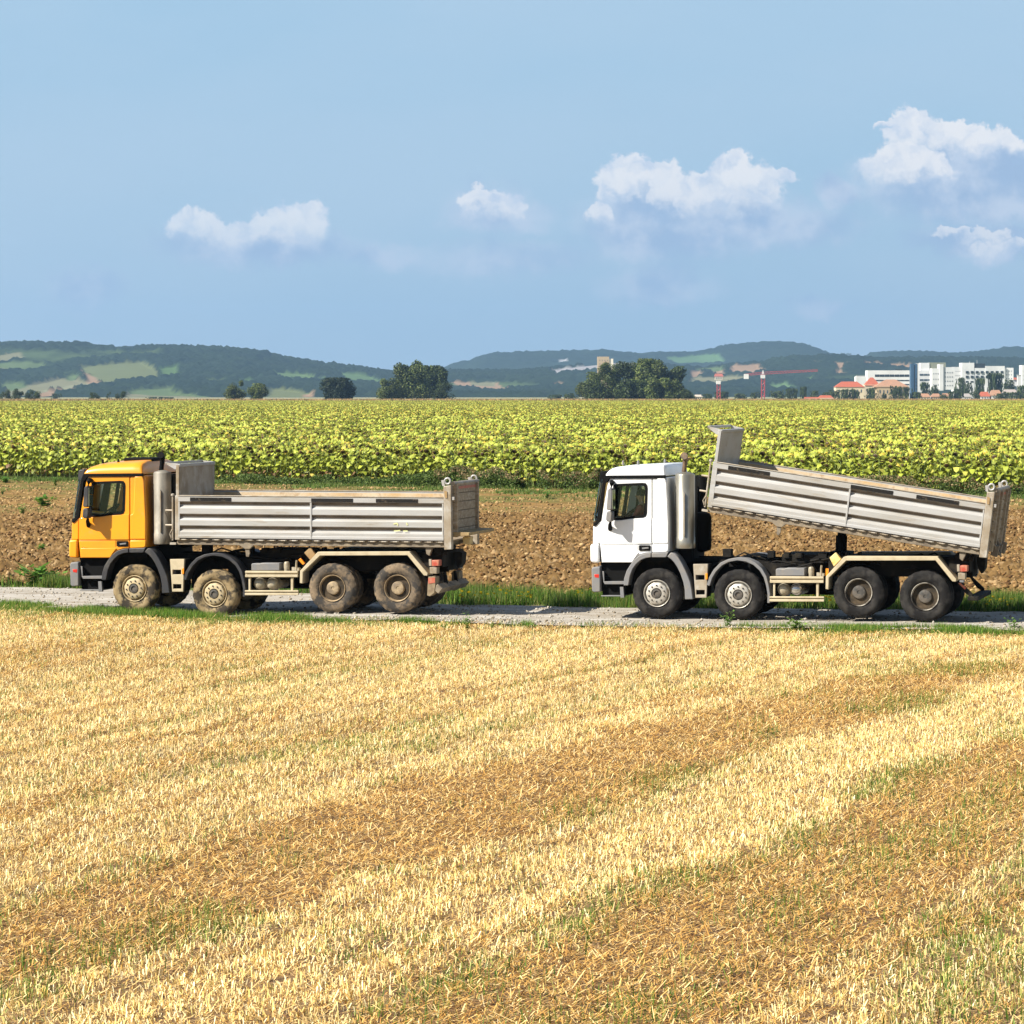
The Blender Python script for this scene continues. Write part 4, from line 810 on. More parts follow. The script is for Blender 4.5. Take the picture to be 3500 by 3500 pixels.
# tower cranes
red_m = mat('crane_red', (.34, .05, .06), .6); 
def crane(label, xc, ytop, d, jib=None, cjib=None):
    b = bld('tower_crane', label, d, 'crane'); x = (xc - 1750) * d / FPX; z = CAM_H - (ytop - HOR) * d / FPX; w = 1.0
    mb = MB()
    for sx in (-w, w):
        for sy in (-w, w): mb.box(x + sx - .22, x + sx + .22, sy - .22, sy + .22, 0, z)
    k = 0; hz = 0
    while hz < z - 2: 
        s = 1 if k % 2 else -1
        for sy in (-w, w): mb.tube([(x - w * s, sy, hz), (x + w * s, sy, hz + 2)], .16, 4)
        for sx in (-w, w): mb.tube([(x + sx, -w * s, hz), (x + sx, w * s, hz + 2)], .16, 4)
        hz += 2; k += 1
    mb.build('mast', red_m, b); MB().box(x - 1.5, x + 1.3, -1.5, 1.5, z, z + 2.2).build('cab', wall_w, b)
    if jib:
        mb = MB(); x1 = (jib - 1750) * d / FPX; zz = z + 2.6; rise = 2.0
        def tr(x0_, x1_, z0_, z1_):
            n = int(abs(x1_ - x0_) / 1.8)
            for sy in (-.7, .7): mb.tube([(x0_, sy, z0_), (x1_, sy, z1_)], .12, 4)
            mb.tube([(x0_, 0, z0_ + 1.5), (x1_, 0, z1_ + 1.0)], .12, 4)
            for i in range(n):
                t0 = i / n; t1 = (i + .5) / n; t2 = (i + 1) / n; p = lambda t, u: (x0_ + (x1_ - x0_) * t, u, z0_ + (z1_ - z0_) * t); 
                for sy in (-.7, .7):
                    q = p(t1, 0); q = (q[0], 0, q[2] + 1.5 - .5 * t1); mb.tube([p(t0, sy), q], .08, 4); mb.tube([q, p(t2, sy)], .08, 4)
        tr(x, x1, zz, zz + rise); mb.build('jib', red_m, b); mb = MB(); xc2 = (cjib - 1750) * d / FPX; tr(x, xc2, zz, zz - .8); mb.build('counter_jib', red_m, b)
        MB().box(xc2 - 1, xc2 + 2, -.9, .9, zz - 3, zz + .2).build('counterweight', wall_w, b)
        MB().prism([(x - .9, z + 2.2), (x + .9, z + 2.2), (x + .2, z + 5.2), (x - .2, z + 5.2)], -.5, .5).build('apex', wall_w, b)
crane('red tower crane with a long horizontal jib behind the field', 2608, 1293, 2100, 2795, 2548)
crane('shorter red crane mast left of the crane with the long jib', 2456, 1313, 2100)
# trees of the town and the far edge, a few crowns reused
TG = 'dark trees around the distant town'; tl = []
seen_ = [(2395, 2435, 1350, 2200), (2440, 2500, 1343, 2300), (2500, 2560, 1347, 2250), (2560, 2600, 1342, 2300), (2622, 2690, 1338, 2250), (2680, 2722, 1334, 2300), (2735, 2760, 1328, 2280), (2762, 2810, 1338, 2320), (2805, 2860, 1342, 2200), (2820, 2875, 1335, 2180), (2868, 2925, 1336, 2150), (2910, 2940, 1342, 2150), (2952, 3012, 1330, 2150), (3035, 3085, 1322, 2120), (3070, 3115, 1330, 2150), (3110, 3150, 1344, 2150),
         (3140, 3185, 1311, 2380), (3180, 3215, 1320, 2400), (3262, 3300, 1297, 2380), (3290, 3330, 1312, 2350), (3325, 3375, 1305, 2360), (3370, 3435, 1287, 2370), (3425, 3480, 1302, 2350), (3255, 3295, 1335, 2200), (3240, 3275, 1342, 2150), (3318, 3352, 1338, 2180), (3420, 3450, 1340, 2150), (3470, 3540, 1325, 2200), (3205, 3240, 1349, 2150), (3450, 3500, 1345, 2120), (3485, 3530, 1318, 2300), (3395, 3430, 1347, 2100),
         (1870, 1925, 1350, 2300), (1925, 1985, 1345, 2200), (3010, 3030, 1345, 2130), (2335, 2380, 1345, 2300), (500, 560, 1358, 2400), (560, 600, 1359, 2400), (170, 215, 1346, 2600)]
seen_.sort(); cnt_ = {}
for i, (xa, xb, yt, d) in enumerate(seen_):
    if xa < 2300: lab = ['wooded speck on the far edge, %s' % s for s in ('above the left end of the orange truck cab', 'between the left hill foot and orange cab roof', 'next to the one before it over the orange cab', 'left of the wide clump behind the white truck', 'touching the left end of the wide clump')][min(i, 4)]
    else:
        segs = ((2300, 'between the wide clump and the short crane mast'), (2460, 'between the two crane masts'), (2620, 'right of the long-jib crane'), (2750, 'over the two low red roofs at the field edge'), (2856, 'before the long red-roofed house'), (2950, 'before the hip-roofed houses'), (3108, 'at the foot of the blue tower'), (3180, 'below the white ward block'), (3258, 'before the hospital front'), (3380, 'under the right half of the hospital'), (3460, 'at the far right edge of the town'), (9999, ''))
        sg = [t for lo, t in segs if xa >= lo - 5][-1]; cnt_[sg] = cnt_.get(sg, 0) + 1
        lab = '%s dark tree from the left %s' % (('first', 'second', 'third', 'fourth', 'fifth', 'sixth', 'seventh')[cnt_[sg] - 1], sg)
    ptree('town_tree', lab, xa - 4, xb + 4, yt, d, lobes=11, nleaf=700, ls=None, pal=DK, key=i % 5, group=TG if xa > 2300 else 'tree specks on the far edge')
for (xa, xb, yt, lab) in ((2868, 2892, 1206, 'left of the two tiny trees on the far skyline saddle'), (2886, 2913, 1207, 'right of the two tiny trees on the far skyline saddle')):
    d = 9800; x = ((xa + xb) / 2 - 1750) * d / FPX; z = CAM_H - (1222 - HOR) * d / FPX
    tree('skyline_tree', lab, x, d, (1222 - yt) * d / FPX, (xb - xa) * d / FPX, lobes=8, nleaf=500, key=('sk',), z=z)

# ------------------------------------------------------------------ the air
hz = MB().box(-15000, 15000, -250, 15300, -1.4, 420).build('haze', None or [bpy.data.materials.new('haze')]); m = hz.data.materials[0]; m.use_nodes = True; nt = m.node_tree
nt.nodes.remove(nt.nodes['Principled BSDF']); pv = nt.nodes.new('ShaderNodeVolumePrincipled'); pv.inputs['Color'].default_value = (.42, .68, 1.0, 1); pv.inputs['Density'].default_value = HAZE; pv.inputs['Anisotropy'].default_value = .2
nt.links.new(pv.outputs[0], nt.nodes['Material Output'].inputs['Volume']); tag(hz, kind='stuff')
# ------------------------------------------------------------------ the two tipper trucks
YAW = R(13); TD0 = 71.05; TX0 = (234 - 1750) * TD0 / FPX
def U(pxx, pyy):
    """side-view sample of the orange truck -> (x along the truck, z up) in metres on its near flank"""
    k = (pxx - 1750) / FPX; X = (k * TD0 - TX0) / (math.cos(YAW) + k * math.sin(YAW)); return X, CAM_H - (pyy - HOR) * (TD0 - X * math.sin(YAW)) / FPX
c1 = lambda x, y: U(200 + x / 2.415, 1520 + y / 2.415)
c2 = lambda x, y: U(950 + x / 2.415, 1520 + y / 2.415)
c4 = lambda x, y: U(600 + x / 3.864, 1840 + y / 3.864)
c5 = lambda x, y: U(1400 + x / 3.863, 1560 + y / 3.863)
A1 = lambda pts: [c1(*p) for p in pts]
A2 = lambda pts: [c2(*p) for p in pts]
A4 = lambda pts: [c4(*p) for p in pts]
A5 = lambda pts: [c5(*p) for p in pts]
def rbox(x0, y0, x1, y1, r=6):
    o = []
    for (cx, cy, a) in ((x0 + r, y0 + r, 180), (x1 - r, y0 + r, 270), (x1 - r, y1 - r, 0), (x0 + r, y1 - r, 90)):
        for k in (0, 30, 60, 90): o.append((cx + r * math.cos(R(a + k)), cy + r * math.sin(R(a + k))))
    return o
W = 2.5
black_p = mat('black_plastic', (.028, .028, .032), .55, c2=(.10, .09, .075), scale=2.5, lo=.5, hi=.75)
rubber = mat('seal_rubber', (.005, .005, .005), .75, spec=.12)
chass_m = mat('chassis', (.009, .008, .007), .8, c2=(.035, .028, .019), scale=5, lo=.5, hi=.75, spec=.2)
grey_pl = mat('grey_plastic', (.17, .17, .175), .6, c2=(.24, .21, .17), scale=4, lo=.45, hi=.8)
alu_m = mat('aluminium_side', (.40, .395, .385), .42, metal=.0, c2=(.29, .265, .22), scale=1.4, lo=.42, hi=.75, stretch=(.35, 1, 2.5), c3=(.26, .20, .13), s3=3.2, lo3=.58, hi3=.78)
groove_m = mat('groove_shade', (.15, .12, .09), .8, c2=(.07, .055, .04), scale=4, stretch=(.5, 1, 1))  # dark brown for the rib undersides, shade put into the colour
alu_dirty = mat('dirty_aluminium', (.36, .31, .24), .55, metal=.1, c2=(.25, .19, .12), scale=2.2, c3=(.45, .42, .37), s3=3.0)
beam_m = mat('dusty_steel', (.22, .18, .13), .8, c2=(.12, .095, .07), scale=3, c3=(.33, .26, .17), s3=4)
cream_m = mat('dusty_fender', (.50, .42, .28), .7, c2=(.34, .27, .16), scale=4, lo=.45, hi=.8)
tank_m = mat('tank_metal', (.50, .44, .33), .45, metal=.3, c2=(.30, .25, .17), scale=6)
steel_y = mat('sooty_muffler', (.26, .24, .20), .6, metal=.3, c2=(.15, .135, .11), scale=1.6, stretch=(1, 1, .5), c3=(.34, .30, .24), s3=4)
steel_w = mat('bright_muffler', (.42, .41, .37), .32, metal=.65, c2=(.26, .24, .19), scale=1.4, stretch=(1.5, 1.5, .5), c3=(.20, .17, .12), s3=5, lo3=.6, hi3=.8)
red_l = mat('red_lamp', (.55, .03, .02), .25); amb_l = mat('amber_lamp', (.9, .28, .02), .25); redw = mat('red_reflector', (.42, .06, .035), .5, c2=(.45, .2, .12), scale=9)
sand_m = mat('sandy_inner_wall', (.50, .34, .17), .9, c2=(.62, .52, .38), scale=2.5, c3=(.36, .23, .11), s3=5)
board_m = mat('weathered_boards', (.36, .29, .20), .85, c2=(.26, .19, .12), scale=2.5, stretch=(1, 3, 6), c3=(.45, .38, .28), s3=3)
mudflap = mat('dusty_flap', (.30, .23, .14), .85, c2=(.18, .13, .08), scale=5)
yellow_w = mat('wooden_chock', (.62, .42, .10), .7, c2=(.75, .62, .30), scale=6)
brownplate = mat('rusty_plate', (.26, .15, .06), .8, c2=(.36, .24, .11), scale=6)
def glass_mat():
    m = bpy.data.materials.new('cab_glass'); m.use_nodes = True; nt = m.node_tree; nt.nodes.remove(nt.nodes['Principled BSDF'])
    t = nt.nodes.new('ShaderNodeBsdfTransparent'); t.inputs[0].default_value = (.90, .95, .92, 1); g = nt.nodes.new('ShaderNodeBsdfGlossy'); g.inputs['Roughness'].default_value = .03; g.inputs[0].default_value = (.8, .95, .9, 1)
    f = nt.nodes.new('ShaderNodeFresnel'); f.inputs['IOR'].default_value = 1.4; mx = nt.nodes.new('ShaderNodeMixShader')
    nt.links.new(f.outputs[0], mx.inputs[0]); nt.links.new(t.outputs[0], mx.inputs[1]); nt.links.new(g.outputs[0], mx.inputs[2]); nt.links.new(mx.outputs[0], nt.nodes['Material Output'].inputs[0]); return m
glass = glass_mat()
mirror_m = mat('mirror_glass', (.7, .75, .78), .03, metal=1)

def make_truck(name, label, P):
    root = empty(name, (0, 0, 0)); tag(root, label, 'dump truck', 'eight-wheeled tipper trucks on the gravel road')
    pm = P['paint']; mir = lambda y: W - y
    def near_far(fn):
        for s in (0, 1): fn((lambda y: y) if s == 0 else mir, s)
    # ---- cab
    mb = MB(); e = .07
    for ys in ((e, e + .05), (W - e - .05, W - e)):       # quarter panels
        mb.prism(A1([(583, 262), (684, 262), (697, 300), (712, 620), (712, 845), (700, 853), (583, 857)]), *ys)
        yy = (e - .022, e + .02) if ys[0] == e else (W - e - .02, W - e + .022)
        mb.prism(A1([(583, 580), (600, 574), (612, 560), (622, 262), (684, 262), (697, 300), (712, 620), (712, 782), (583, 782)]), *yy)
        mb.prism(A1([(583, 791), (712, 791), (712, 840), (696, 851), (583, 855)]), *yy)
    front = A1([(100, 645), (113, 628), (150, 600), (165, 604), (156, 640), (155, 785), (98, 785)])
    mb.prism(front, e + .0, W - e); cab = mb
    x0, zt = c1(690, 262); x1, zb = c1(714, 850)
    cab.prism([(x0 - .03, zt + .02), (x0 + .02, zt + .02), (x1, c1(0, 600)[1]), (x1, zb), (x1 - .05, zb), (x1 - .05, c1(0, 600)[1])], e + .05, W - e - .05)
    fx0, fz = c1(160, 935)
    o = cab.build('cab', pm, root, bevel=.018, seg=3)
    MB().prism(A1([(80, 800), (88, 787), (150, 785), (150, 938), (88, 934), (80, 915)]), e - .04, W - e + .04).build('bumper_top', pm, root, bevel=.04, seg=4)
    # roof: lofted shell with rounded shoulders
    secs = []
    for (cx, ce, cr) in ((203, 238, .01), (205, 222, .015), (215, 206, .03), (238, 190, .045), (280, 179, .06), (345, 171, .075), (480, 165, .085), (600, 161, .09), (655, 160, .09), (668, 170, .08), (678, 192, .06), (684, 232, .01)):
        X, zg = c1(cx, 243); _, ze = c1(cx, ce); pts = []; h = ze - zg; yi = e - .005
        prof = [(0, 0), (.0, .25), (.02, .55), (.05, .78), (.10, .92), (.18, 1.0)]
        half = [(yi + dy, zg + h * f) for dy, f in prof]; half[-1] = (half[-1][0], half[-1][1] + cr * .25)
        mid = [(yi + .5, zg + h + cr * .75 * P['crown']), (W / 2, zg + h + cr * P['crown'])]
        L_ = half + mid; pts = [(X, y, z) for y, z in L_] + [(X, W - y, z) for y, z in L_[::-1][1:]]; secs.append(pts)
    MB().loft(secs, cap=True).build('roof', pm, root, sharp=60)
    xg0, zg0 = c1(203, 250); MB().prism(A1([(205, 240), (684, 236), (688, 247), (684, 259), (262, 262), (232, 266), (205, 300), (180, 290), (192, 258)]), e - .025, e + .06).prism(A1([(205, 240), (684, 236), (688, 247), (684, 259), (262, 262), (232, 266), (205, 300), (180, 290), (192, 258)]), W - e - .06, W - e + .025).build('roof_gutter', rubber, root)
    mb = MB()
    for ys in ((e - .02, e + .05), (W - e - .05, W - e + .02)): mb.prism(A1([(104, 640), (108, 622), (128, 600), (150, 480), (178, 292), (203, 295), (186, 420), (163, 600), (150, 615), (128, 640), (112, 648)]), *ys)
    mb.box(c1(100, 0)[0], c1(125, 0)[0], e, W - e, c1(0, 645)[1], c1(0, 612)[1]); mb.build('windscreen_seal', rubber, root, bevel=.01)
    # windscreen wraps round the corners
    secs = []
    for t in (0, .2, .4, .6, .8, 1):
        xb, zb_ = c1(128, 610); xt, zt_ = c1(182, 272); x = xb + (xt - xb) * t; z = zb_ + (zt_ - zb_) * t
        ys = [.075, .10, .15, .25, .45, .8, 1.25]; off = [0, -.045, -.085, -.125, -.155, -.175, -.18]
        pts = [(x + o_, y, z) for y, o_ in zip(ys, off)]; pts += [(p[0], W - p[1], p[2]) for p in pts[::-1][1:]]; secs.append(pts)
    MB().loft(secs).build('windscreen', glass, root, sharp=80)
    MB().prism(A1([(150, 222), (160, 208), (200, 203), (206, 218), (196, 262), (182, 296), (166, 300), (146, 292)]), e + .03, W - e - .03).build('sun_visor', P['visor'], root, bevel=.02)
    # doors
    def door(f, s):
        y0, y1 = sorted((f(e), f(e + .04)))
        out = A1([(166, 602), (190, 470), (222, 296), (240, 264), (576, 264), (576, 858), (530, 861), (482, 876), (447, 902), (424, 935), (172, 935), (158, 790), (160, 640)])
        hole = A1([(282, 312), (500, 304), (524, 307), (536, 322), (538, 345), (532, 540), (524, 562), (508, 571), (420, 576), (330, 590), (262, 592), (246, 585), (242, 565), (262, 400), (270, 325)])
        m = MB().prism(out, y0, y1, holes=[hole]); yo = sorted((f(e - .022), f(e + .02)))
        m.prism(A1([(163, 612), (200, 602), (330, 598), (430, 585), (574, 576), (574, 784), (161, 787)]), *yo)
        m.prism(A1([(163, 793), (464, 793), (464, 846), (574, 846), (574, 852), (528, 856), (478, 871), (470, 880), (182, 850)]), *sorted((f(e - .012), f(e + .02))))
        m.prism(A1([(178, 856), (472, 856), (440, 900), (420, 932), (178, 932)]), *sorted((f(e - .035), f(e + .02))))
        d = m.build('door', pm, root, bevel=.012, seg=3)
        ring = A1([(278, 307), (500, 298), (528, 301), (541, 318), (544, 345), (538, 543), (528, 568), (508, 578), (420, 583), (330, 596), (258, 598), (240, 590), (236, 566), (256, 400), (264, 320)])
        MB().prism(ring, *sorted((f(e - .008), f(e + .03))), holes=[[(a + (b[0] - a) * .9, z_ + (b[1] - z_) * .9) for (a, z_), b in zip([((p[0] * 0 + c1(400, 450)[0]), c1(400, 450)[1]) for p in hole], hole)]]).build('window_seal', rubber, d)
        MB().prism(hole, *sorted((f(e + .012), f(e + .018)))).build('window_glass', glass, d)
        yl = sorted((f(e - .030), f(e))); MB().prism(A1(rbox(474, 796, 568, 840, 7)), *yl).build('grab_plate', rubber, d, bevel=.006)
        MB().prism(A1([(500, 816), (552, 810), (556, 822), (504, 828)]), *sorted((f(e - .045), f(e - .028)))).build('door_handle', grey_pl, d, bevel=.004)
    near_far(door)
    # mirrors
    def mirror(f, s):
        m = MB()
        def bx(pts, a, b): m.prism(A1(pts), *sorted((f(a), f(b))))
        bx([(252, 352), (262, 338), (278, 340), (287, 360), (284, 500), (276, 512), (246, 510), (240, 500)], -.30, -.02)
        bx([(240, 530), (250, 520), (276, 522), (283, 535), (280, 596), (270, 606), (244, 602), (234, 590)], -.29, -.03)
        hd = m.build('mirror', P['mirror'], root, bevel=.025, seg=3)
        a = MB(); q = lambda cx, cy, y: (c1(cx, cy)[0], f(y), c1(cx, cy)[1])
        a.tube([q(262, 296, e), q(264, 290, -.08), q(270, 305, -.15), q(266, 345, -.16)], [.045, .05, .045, .03], 8); a.tube([q(262, 600, -.15), q(248, 630, -.06), q(240, 668, e)], [.022, .04, .055], 8)
        a.build('mirror_arm', rubber, hd)
        yb = c1(285, 0)[0]; g = MB(); g.prism([(yb + .003, c1(0, 500)[1]), (yb + .012, c1(0, 500)[1]), (yb + .012, c1(0, 350)[1]), (yb + .003, c1(0, 350)[1])], *sorted((f(-.28), f(-.04)))); g.build('mirror_glass', mirror_m, hd)
    near_far(mirror)
    # bumper, steps, lamps
    MB().prism(A1([(90, 985), (100, 972), (160, 970), (163, 1168), (110, 1172), (94, 1160)]), e - .045, W - e + .045).build('bumper', grey_pl, root, bevel=.03, seg=3)
    m = MB().prism(A1([(150, 938), (425, 938), (396, 975), (365, 1045), (352, 1115), (352, 1195), (168, 1195), (165, 985)]), e + .10, W - e - .10); m.box(fx0, x1, e + .06, W - e - .06, fz + .04, fz + .2); m.build('lower_cab', rubber, root)
    MB().prism(A1([(185, 1086), (355, 1084), (355, 1108), (196, 1108)]), e - .03, e + .35).prism(A1([(165, 1197), (345, 1197), (345, 1206), (165, 1206)]), e, W - e).build('cab_step', grey_pl, root, bevel=.006)
    MB().prism(A1([(176, 1003), (190, 1006), (193, 1090), (186, 1090)]), e - .02, e + .01).prism(A1([(318, 1130), (345, 1130), (352, 1215), (322, 1215)]), e + .0, e + .08).build('grab_rail', grey_pl, root, bevel=.004)
    for f in ((lambda y: y), mir): MB().prism(A1([(113, 1028), (152, 1028), (150, 1057), (118, 1052)]), *sorted((f(e - .05), f(e)))).build('marker_lamp', red_l, root, bevel=.004)
    for f in ((lambda y: y), mir): MB().prism(A1([(82, 820), (92, 820), (92, 905), (82, 905)]), *sorted((f(.2), f(.55)))).build('headlight', mirror_m, root, loc=(-.012, 0, 0), bevel=.01)
    def arch(f, s):
        m = MB(); m.prism(A1([(352, 1118), (356, 1060), (376, 1000), (404, 955), (440, 908), (482, 876), (530, 861), (574, 856), (574, 892), (530, 898), (490, 915), (455, 945), (425, 985), (404, 1040), (390, 1118)]), *sorted((f(e - .05), f(e + .28))))
        m.prism(A1([(580, 856), (698, 853), (716, 846), (700, 888), (690, 893), (580, 892)]), *sorted((f(e - .05), f(e + .28)))); m.build('wheel_arch', grey_pl if P['clean'] else black_p, root, bevel=.012)
        m = MB(); m.prism(A1([(706, 886), (735, 853), (765, 862), (795, 892), (826, 940), (852, 992), (876, 1045), (893, 1090), (905, 1150), (915, 1226), (850, 1228), (848, 1150), (836, 1088), (812, 1020), (786, 968), (760, 930), (735, 905)]), *sorted((f(e - .05), f(e + .38)))); m.build('mudguard', grey_pl if P['clean'] else black_p, root, bevel=.015)
    near_far(arch)
    def fender(f, s):
        outp = [(1026, 1112), (1046, 1050), (1082, 990), (1136, 935), (1200, 906), (1275, 893), (1350, 900), (1418, 930), (1474, 978), (1510, 1040), (1528, 1110), (1540, 1180), (1538, 1255)]
        inp = [(1518, 1255), (1520, 1185), (1508, 1115), (1488, 1050), (1455, 996), (1405, 952), (1345, 925), (1275, 916), (1205, 928), (1150, 956), (1102, 1005), (1070, 1058), (1050, 1120)]
        MB().prism(A1(outp + inp), *sorted((f(.02), f(.42)))).build('fender', grey_pl if P['clean'] else black_p, root, bevel=.008)
        outp = A2([(180, 1142), (182, 1042), (328, 885), (1083, 882), (1236, 1060), (1232, 1082), (1204, 1080), (1068, 913), (346, 916), (206, 1052), (203, 1146)])
        MB().prism(outp, *sorted((f(.0), f(.5)))).build('rear_fender', cream_m, root, bevel=.008)
    near_far(fender)
    # steps box with its two treads, side marker
    def steps(f, s):
        m = MB().prism(A1([(916, 946), (1034, 944), (1024, 1214), (934, 1214)]), *sorted((f(.03), f(.10))), holes=[A1([(936, 1033), (1008, 1033), (1008, 1072), (936, 1072)]), A1([(940, 1152), (1010, 1152), (1010, 1190), (940, 1190)])])
        st = m.build('battery_steps', cream_m if not P['clean'] else alu_dirty, root, bevel=.006)
        MB().prism(A1([(920, 950), (1030, 950), (1020, 1210), (938, 1210)]), *sorted((f(.16), f(.55)))).build('battery_box', chass_m, root)
        MB().prism(A1([(1016, 1020), (1034, 1018), (1034, 1066), (1018, 1068)]), *sorted((f(.0), f(.04)))).build('side_marker', amb_l, st, bevel=.003)
    near_far(steps)
    m = MB(); m.prism(A4([(918, 430), (1612, 432), (1612, 515), (918, 515)]), .03, .06)
    for (a, b) in ((432, 460), (480, 514)): m.prism(A4([(918, a), (1612, a), (1612, b), (918, b)]), .0, .05)
    for (a, b) in ((686, 708), (722, 752)): m.prism(A4([(914, a), (1620, a), (1620, b), (914, b)]), .0, .05)
    m.prism(A4([(914, 700), (1620, 700), (1620, 740), (914, 740)]), .04, .07); m.prism(A4([(958, 515), (984, 515), (984, 690), (958, 690)]), .03, .09); m.prism(A4([(1516, 515), (1548, 515), (1548, 690), (1516, 690)]), .03, .09)
    m.build('side_rail', cream_m, root, bevel=.008)
    for (a, b, mt) in ((996, 1152, tank_m), (1164, 1322, P['tank'])):
        (xa, za), (xb, zb_) = c4(a, 545), c4(b, 665); rr = (xb - xa) / 2
        MB().lathe([(.02, .0), (rr * .6, .015), (rr * .88, .05), (rr, .12), (rr, 1.0), (rr * .8, 1.06), (.02, 1.1)], ((xa + xb) / 2, .10, (za + zb_) / 2), 'y', 24).build('air_tank', mt, root, sharp=60)
    MB().prism(A4([(985, 345), (1000, 332), (1100, 335), (1110, 328), (1350, 330), (1362, 340), (1362, 430), (985, 430)]), .08, .6).build('battery_cover', grey_pl, root, bevel=.02)
    (xa, za), (xb, zb_) = c4(1396, 318), c4(1472, 440); MB().lathe([(.02, zb_ - za), (.06, zb_ - za), ((xb - xa) / 2, 0 - .0 + (zb_ - za) * .9), ((xb - xa) / 2, -.03), ((xb - xa) * .4, 0), (.02, .01)], ((xa + xb) / 2, .2, za), 'z', 16).build('filter_canister', tank_m, root)
    MB().tube([(c4(1566, 0)[0], .16, c4(0, 440)[1]), (c4(1566, 0)[0], .16, c4(0, 320)[1]), (c4(1572, 0)[0], .16, c4(0, 275)[1])], .022, 8).prism(A4([(1508, 385), (1600, 400), (1600, 432), (1508, 432)]), .15, .3).build('valve_pipe', tank_m, root)
    if not P['clean']:
        MB().prism(A4([(1612, 285), (1640, 262), (1695, 330), (1670, 352)]), .05, .12).build('lamp_bracket', amb_l, root, bevel=.005); MB().prism(A4([(1680, 195), (1760, 120), (1830, 215), (1760, 290)]), .10, .2).build('wheel_chock', brownplate, root, bevel=.01)
    else:
        MB().prism(A2([(205, 895), (255, 852), (300, 905), (240, 965)]), .10, .22).build('wheel_chock', yellow_w, root, bevel=.01); MB().prism(A4([(1640, 330), (1675, 330), (1670, 425), (1640, 420)]), .02, .06).build('lamp_bracket', amb_l, root)
    # chassis
    zr0, zr1 = .92, 1.26; xe = c2(1330, 0)[0]; m = MB()
    for y in (.80, 1.62): m.box(.35, xe, y, y + .08, zr0, zr1)
    for x in (.4, 1.2, 2.5, 3.6, 4.6, 5.7, 6.5, 7.3, xe - .1): m.box(x, x + .1, .85, 1.65, zr0 + .03, zr1 - .03)
    m.box(.45, 1.9, .62, 1.9, .62, 1.32); m.box(2.0, 3.0, .8, 1.7, .68, 1.2)        # engine and gearbox
    for x, z in P['hubs']: m.tube([(x, .4, z), (x, 2.1, z)], .07, 8); m.lathe([(.02, -.2), (.14, -.16), (.17, 0), (.14, .16), (.02, .2)], (x, 1.25, z), 'y', 12)
    for x, z in P['hubs']: m.box(x - .5, x + .5, .72, .79, z + .12, z + .22); m.box(x - .5, x + .5, 1.71, 1.78, z + .12, z + .22)
    m.box(3.55, 4.95, .45, .8, .72, 1.18); m.box(3.3, 5.2, 1.75, 2.35, .45, 1.15)   # boxes and fuel tank
    xs0 = c2(60, 0)[0]; m.box(c1(1600, 0)[0], xs0 + .2, .55, 1.95, 1.2, 1.37); m.box(xs0 + .2, xe - .1, .6, 1.9, 1.2, 1.34)
    m.prism(A2([(330, 905), (1060, 903), (1200, 1070), (1200, 1100), (1000, 960), (400, 960)]), .55, .8); m.box(5.3, 8.0, .52, .74, .95, 1.36)
    m.box(xe - .45, xe + .0, .3, 2.2, 1.05, 1.36); m.tube([(xe - .25, .25, 1.40), (xe - .25, 2.25, 1.40)], .07, 10)
    m.build('chassis', chass_m, root)
    rr_ = random.Random(3)      # pipes, hoses and brackets along the frame
    m = MB()
    for k in range(16):
        x = rr_.uniform(2.4, 7.8); y = rr_.uniform(.3, .8); z = rr_.uniform(1.0, 1.36); m.tube([(x, y, z), (x + rr_.uniform(.1, .4), y, z + rr_.uniform(.0, .10)), (x + rr_.uniform(.4, .7), y + .1, z - .05)], rr_.uniform(.012, .03), 6)
    for k in range(9): x = rr_.uniform(2.6, 7.9); m.box(x, x + rr_.uniform(.05, .25), .5, .75, 1.3, rr_.uniform(1.38, 1.47))
    m.build('hose', chass_m, root)
    # exhaust muffler upright behind the cab
    mr = P['muf']; cxm = c1(735, 0)[0] + mr + .03; zb_, zt_ = c1(0, 815)[1], c1(0, 222)[1]
    MB().lathe([(.05, zb_ - .0), (mr * .96, zb_), (mr, zb_ + .02), (mr, zb_ + .235), (mr * .975, zb_ + .24), (mr * .975, zt_ - .03), (mr * .9, zt_), (mr * .4, zt_ + .03), (.04, zt_ + .04)], (cxm, e + mr + .05, 0), 'z', 40).build('muffler', P['steel'], root, sharp=50)
    MB().prism([(cxm + mr * .1, zb_ + .26), (cxm + mr * .2, zb_ + .26), (cxm + mr * .2, zt_ - .42), (cxm + mr * .1, zt_ - .38)], e + .03, e + .07).build('muffler_strap', alu_dirty, root, bevel=.006)
    px_ = cxm + .0; MB().tube([(px_ - .03, e + mr + .05, zt_), (px_ - .01, e + mr + .05, zt_ + .16), (px_ + .01, e + mr + .03, zt_ + .30), (px_ + .01, e + mr - .05, zt_ + .37), (px_ + .01, e + mr - .1, zt_ + .38)], [.055, .05, .06, .075, .08], 12).build('exhaust_pipe', rubber if not P['clean'] else mat('burnt_pipe', (.07, .045, .03), .6, c2=(.2, .13, .07), scale=8), root)
    m = MB(); x_ = c1(735, 0)[0]; m.box(x_ + .06, x_ + .40, .55, 1.0, 1.15, 3.02); m.lathe([(.05, 1.35), (.24, 1.4), (.26, 1.5), (.26, 2.1), (.22, 2.2), (.04, 2.22)], (x_ + .38, 1.35, 0), 'z', 20); m.box(x_ - .04, x_ + .3, 1.0, 2.2, 1.1, 1.5)
    m.tube([(x_ + .3, 1.9, 1.4), (x_ + .3, 1.9, 3.0)], .12, 12); m.build('air_intake', rubber, root, bevel=.02)
    # roof hatch, horns, marker lights
    if not P['clean']: X, z = c1(600, 152); MB().box(X - .48, X + .2, .85, 1.65, z + .02, z + .10).build('roof_hatch', rubber, root, bevel=.02)
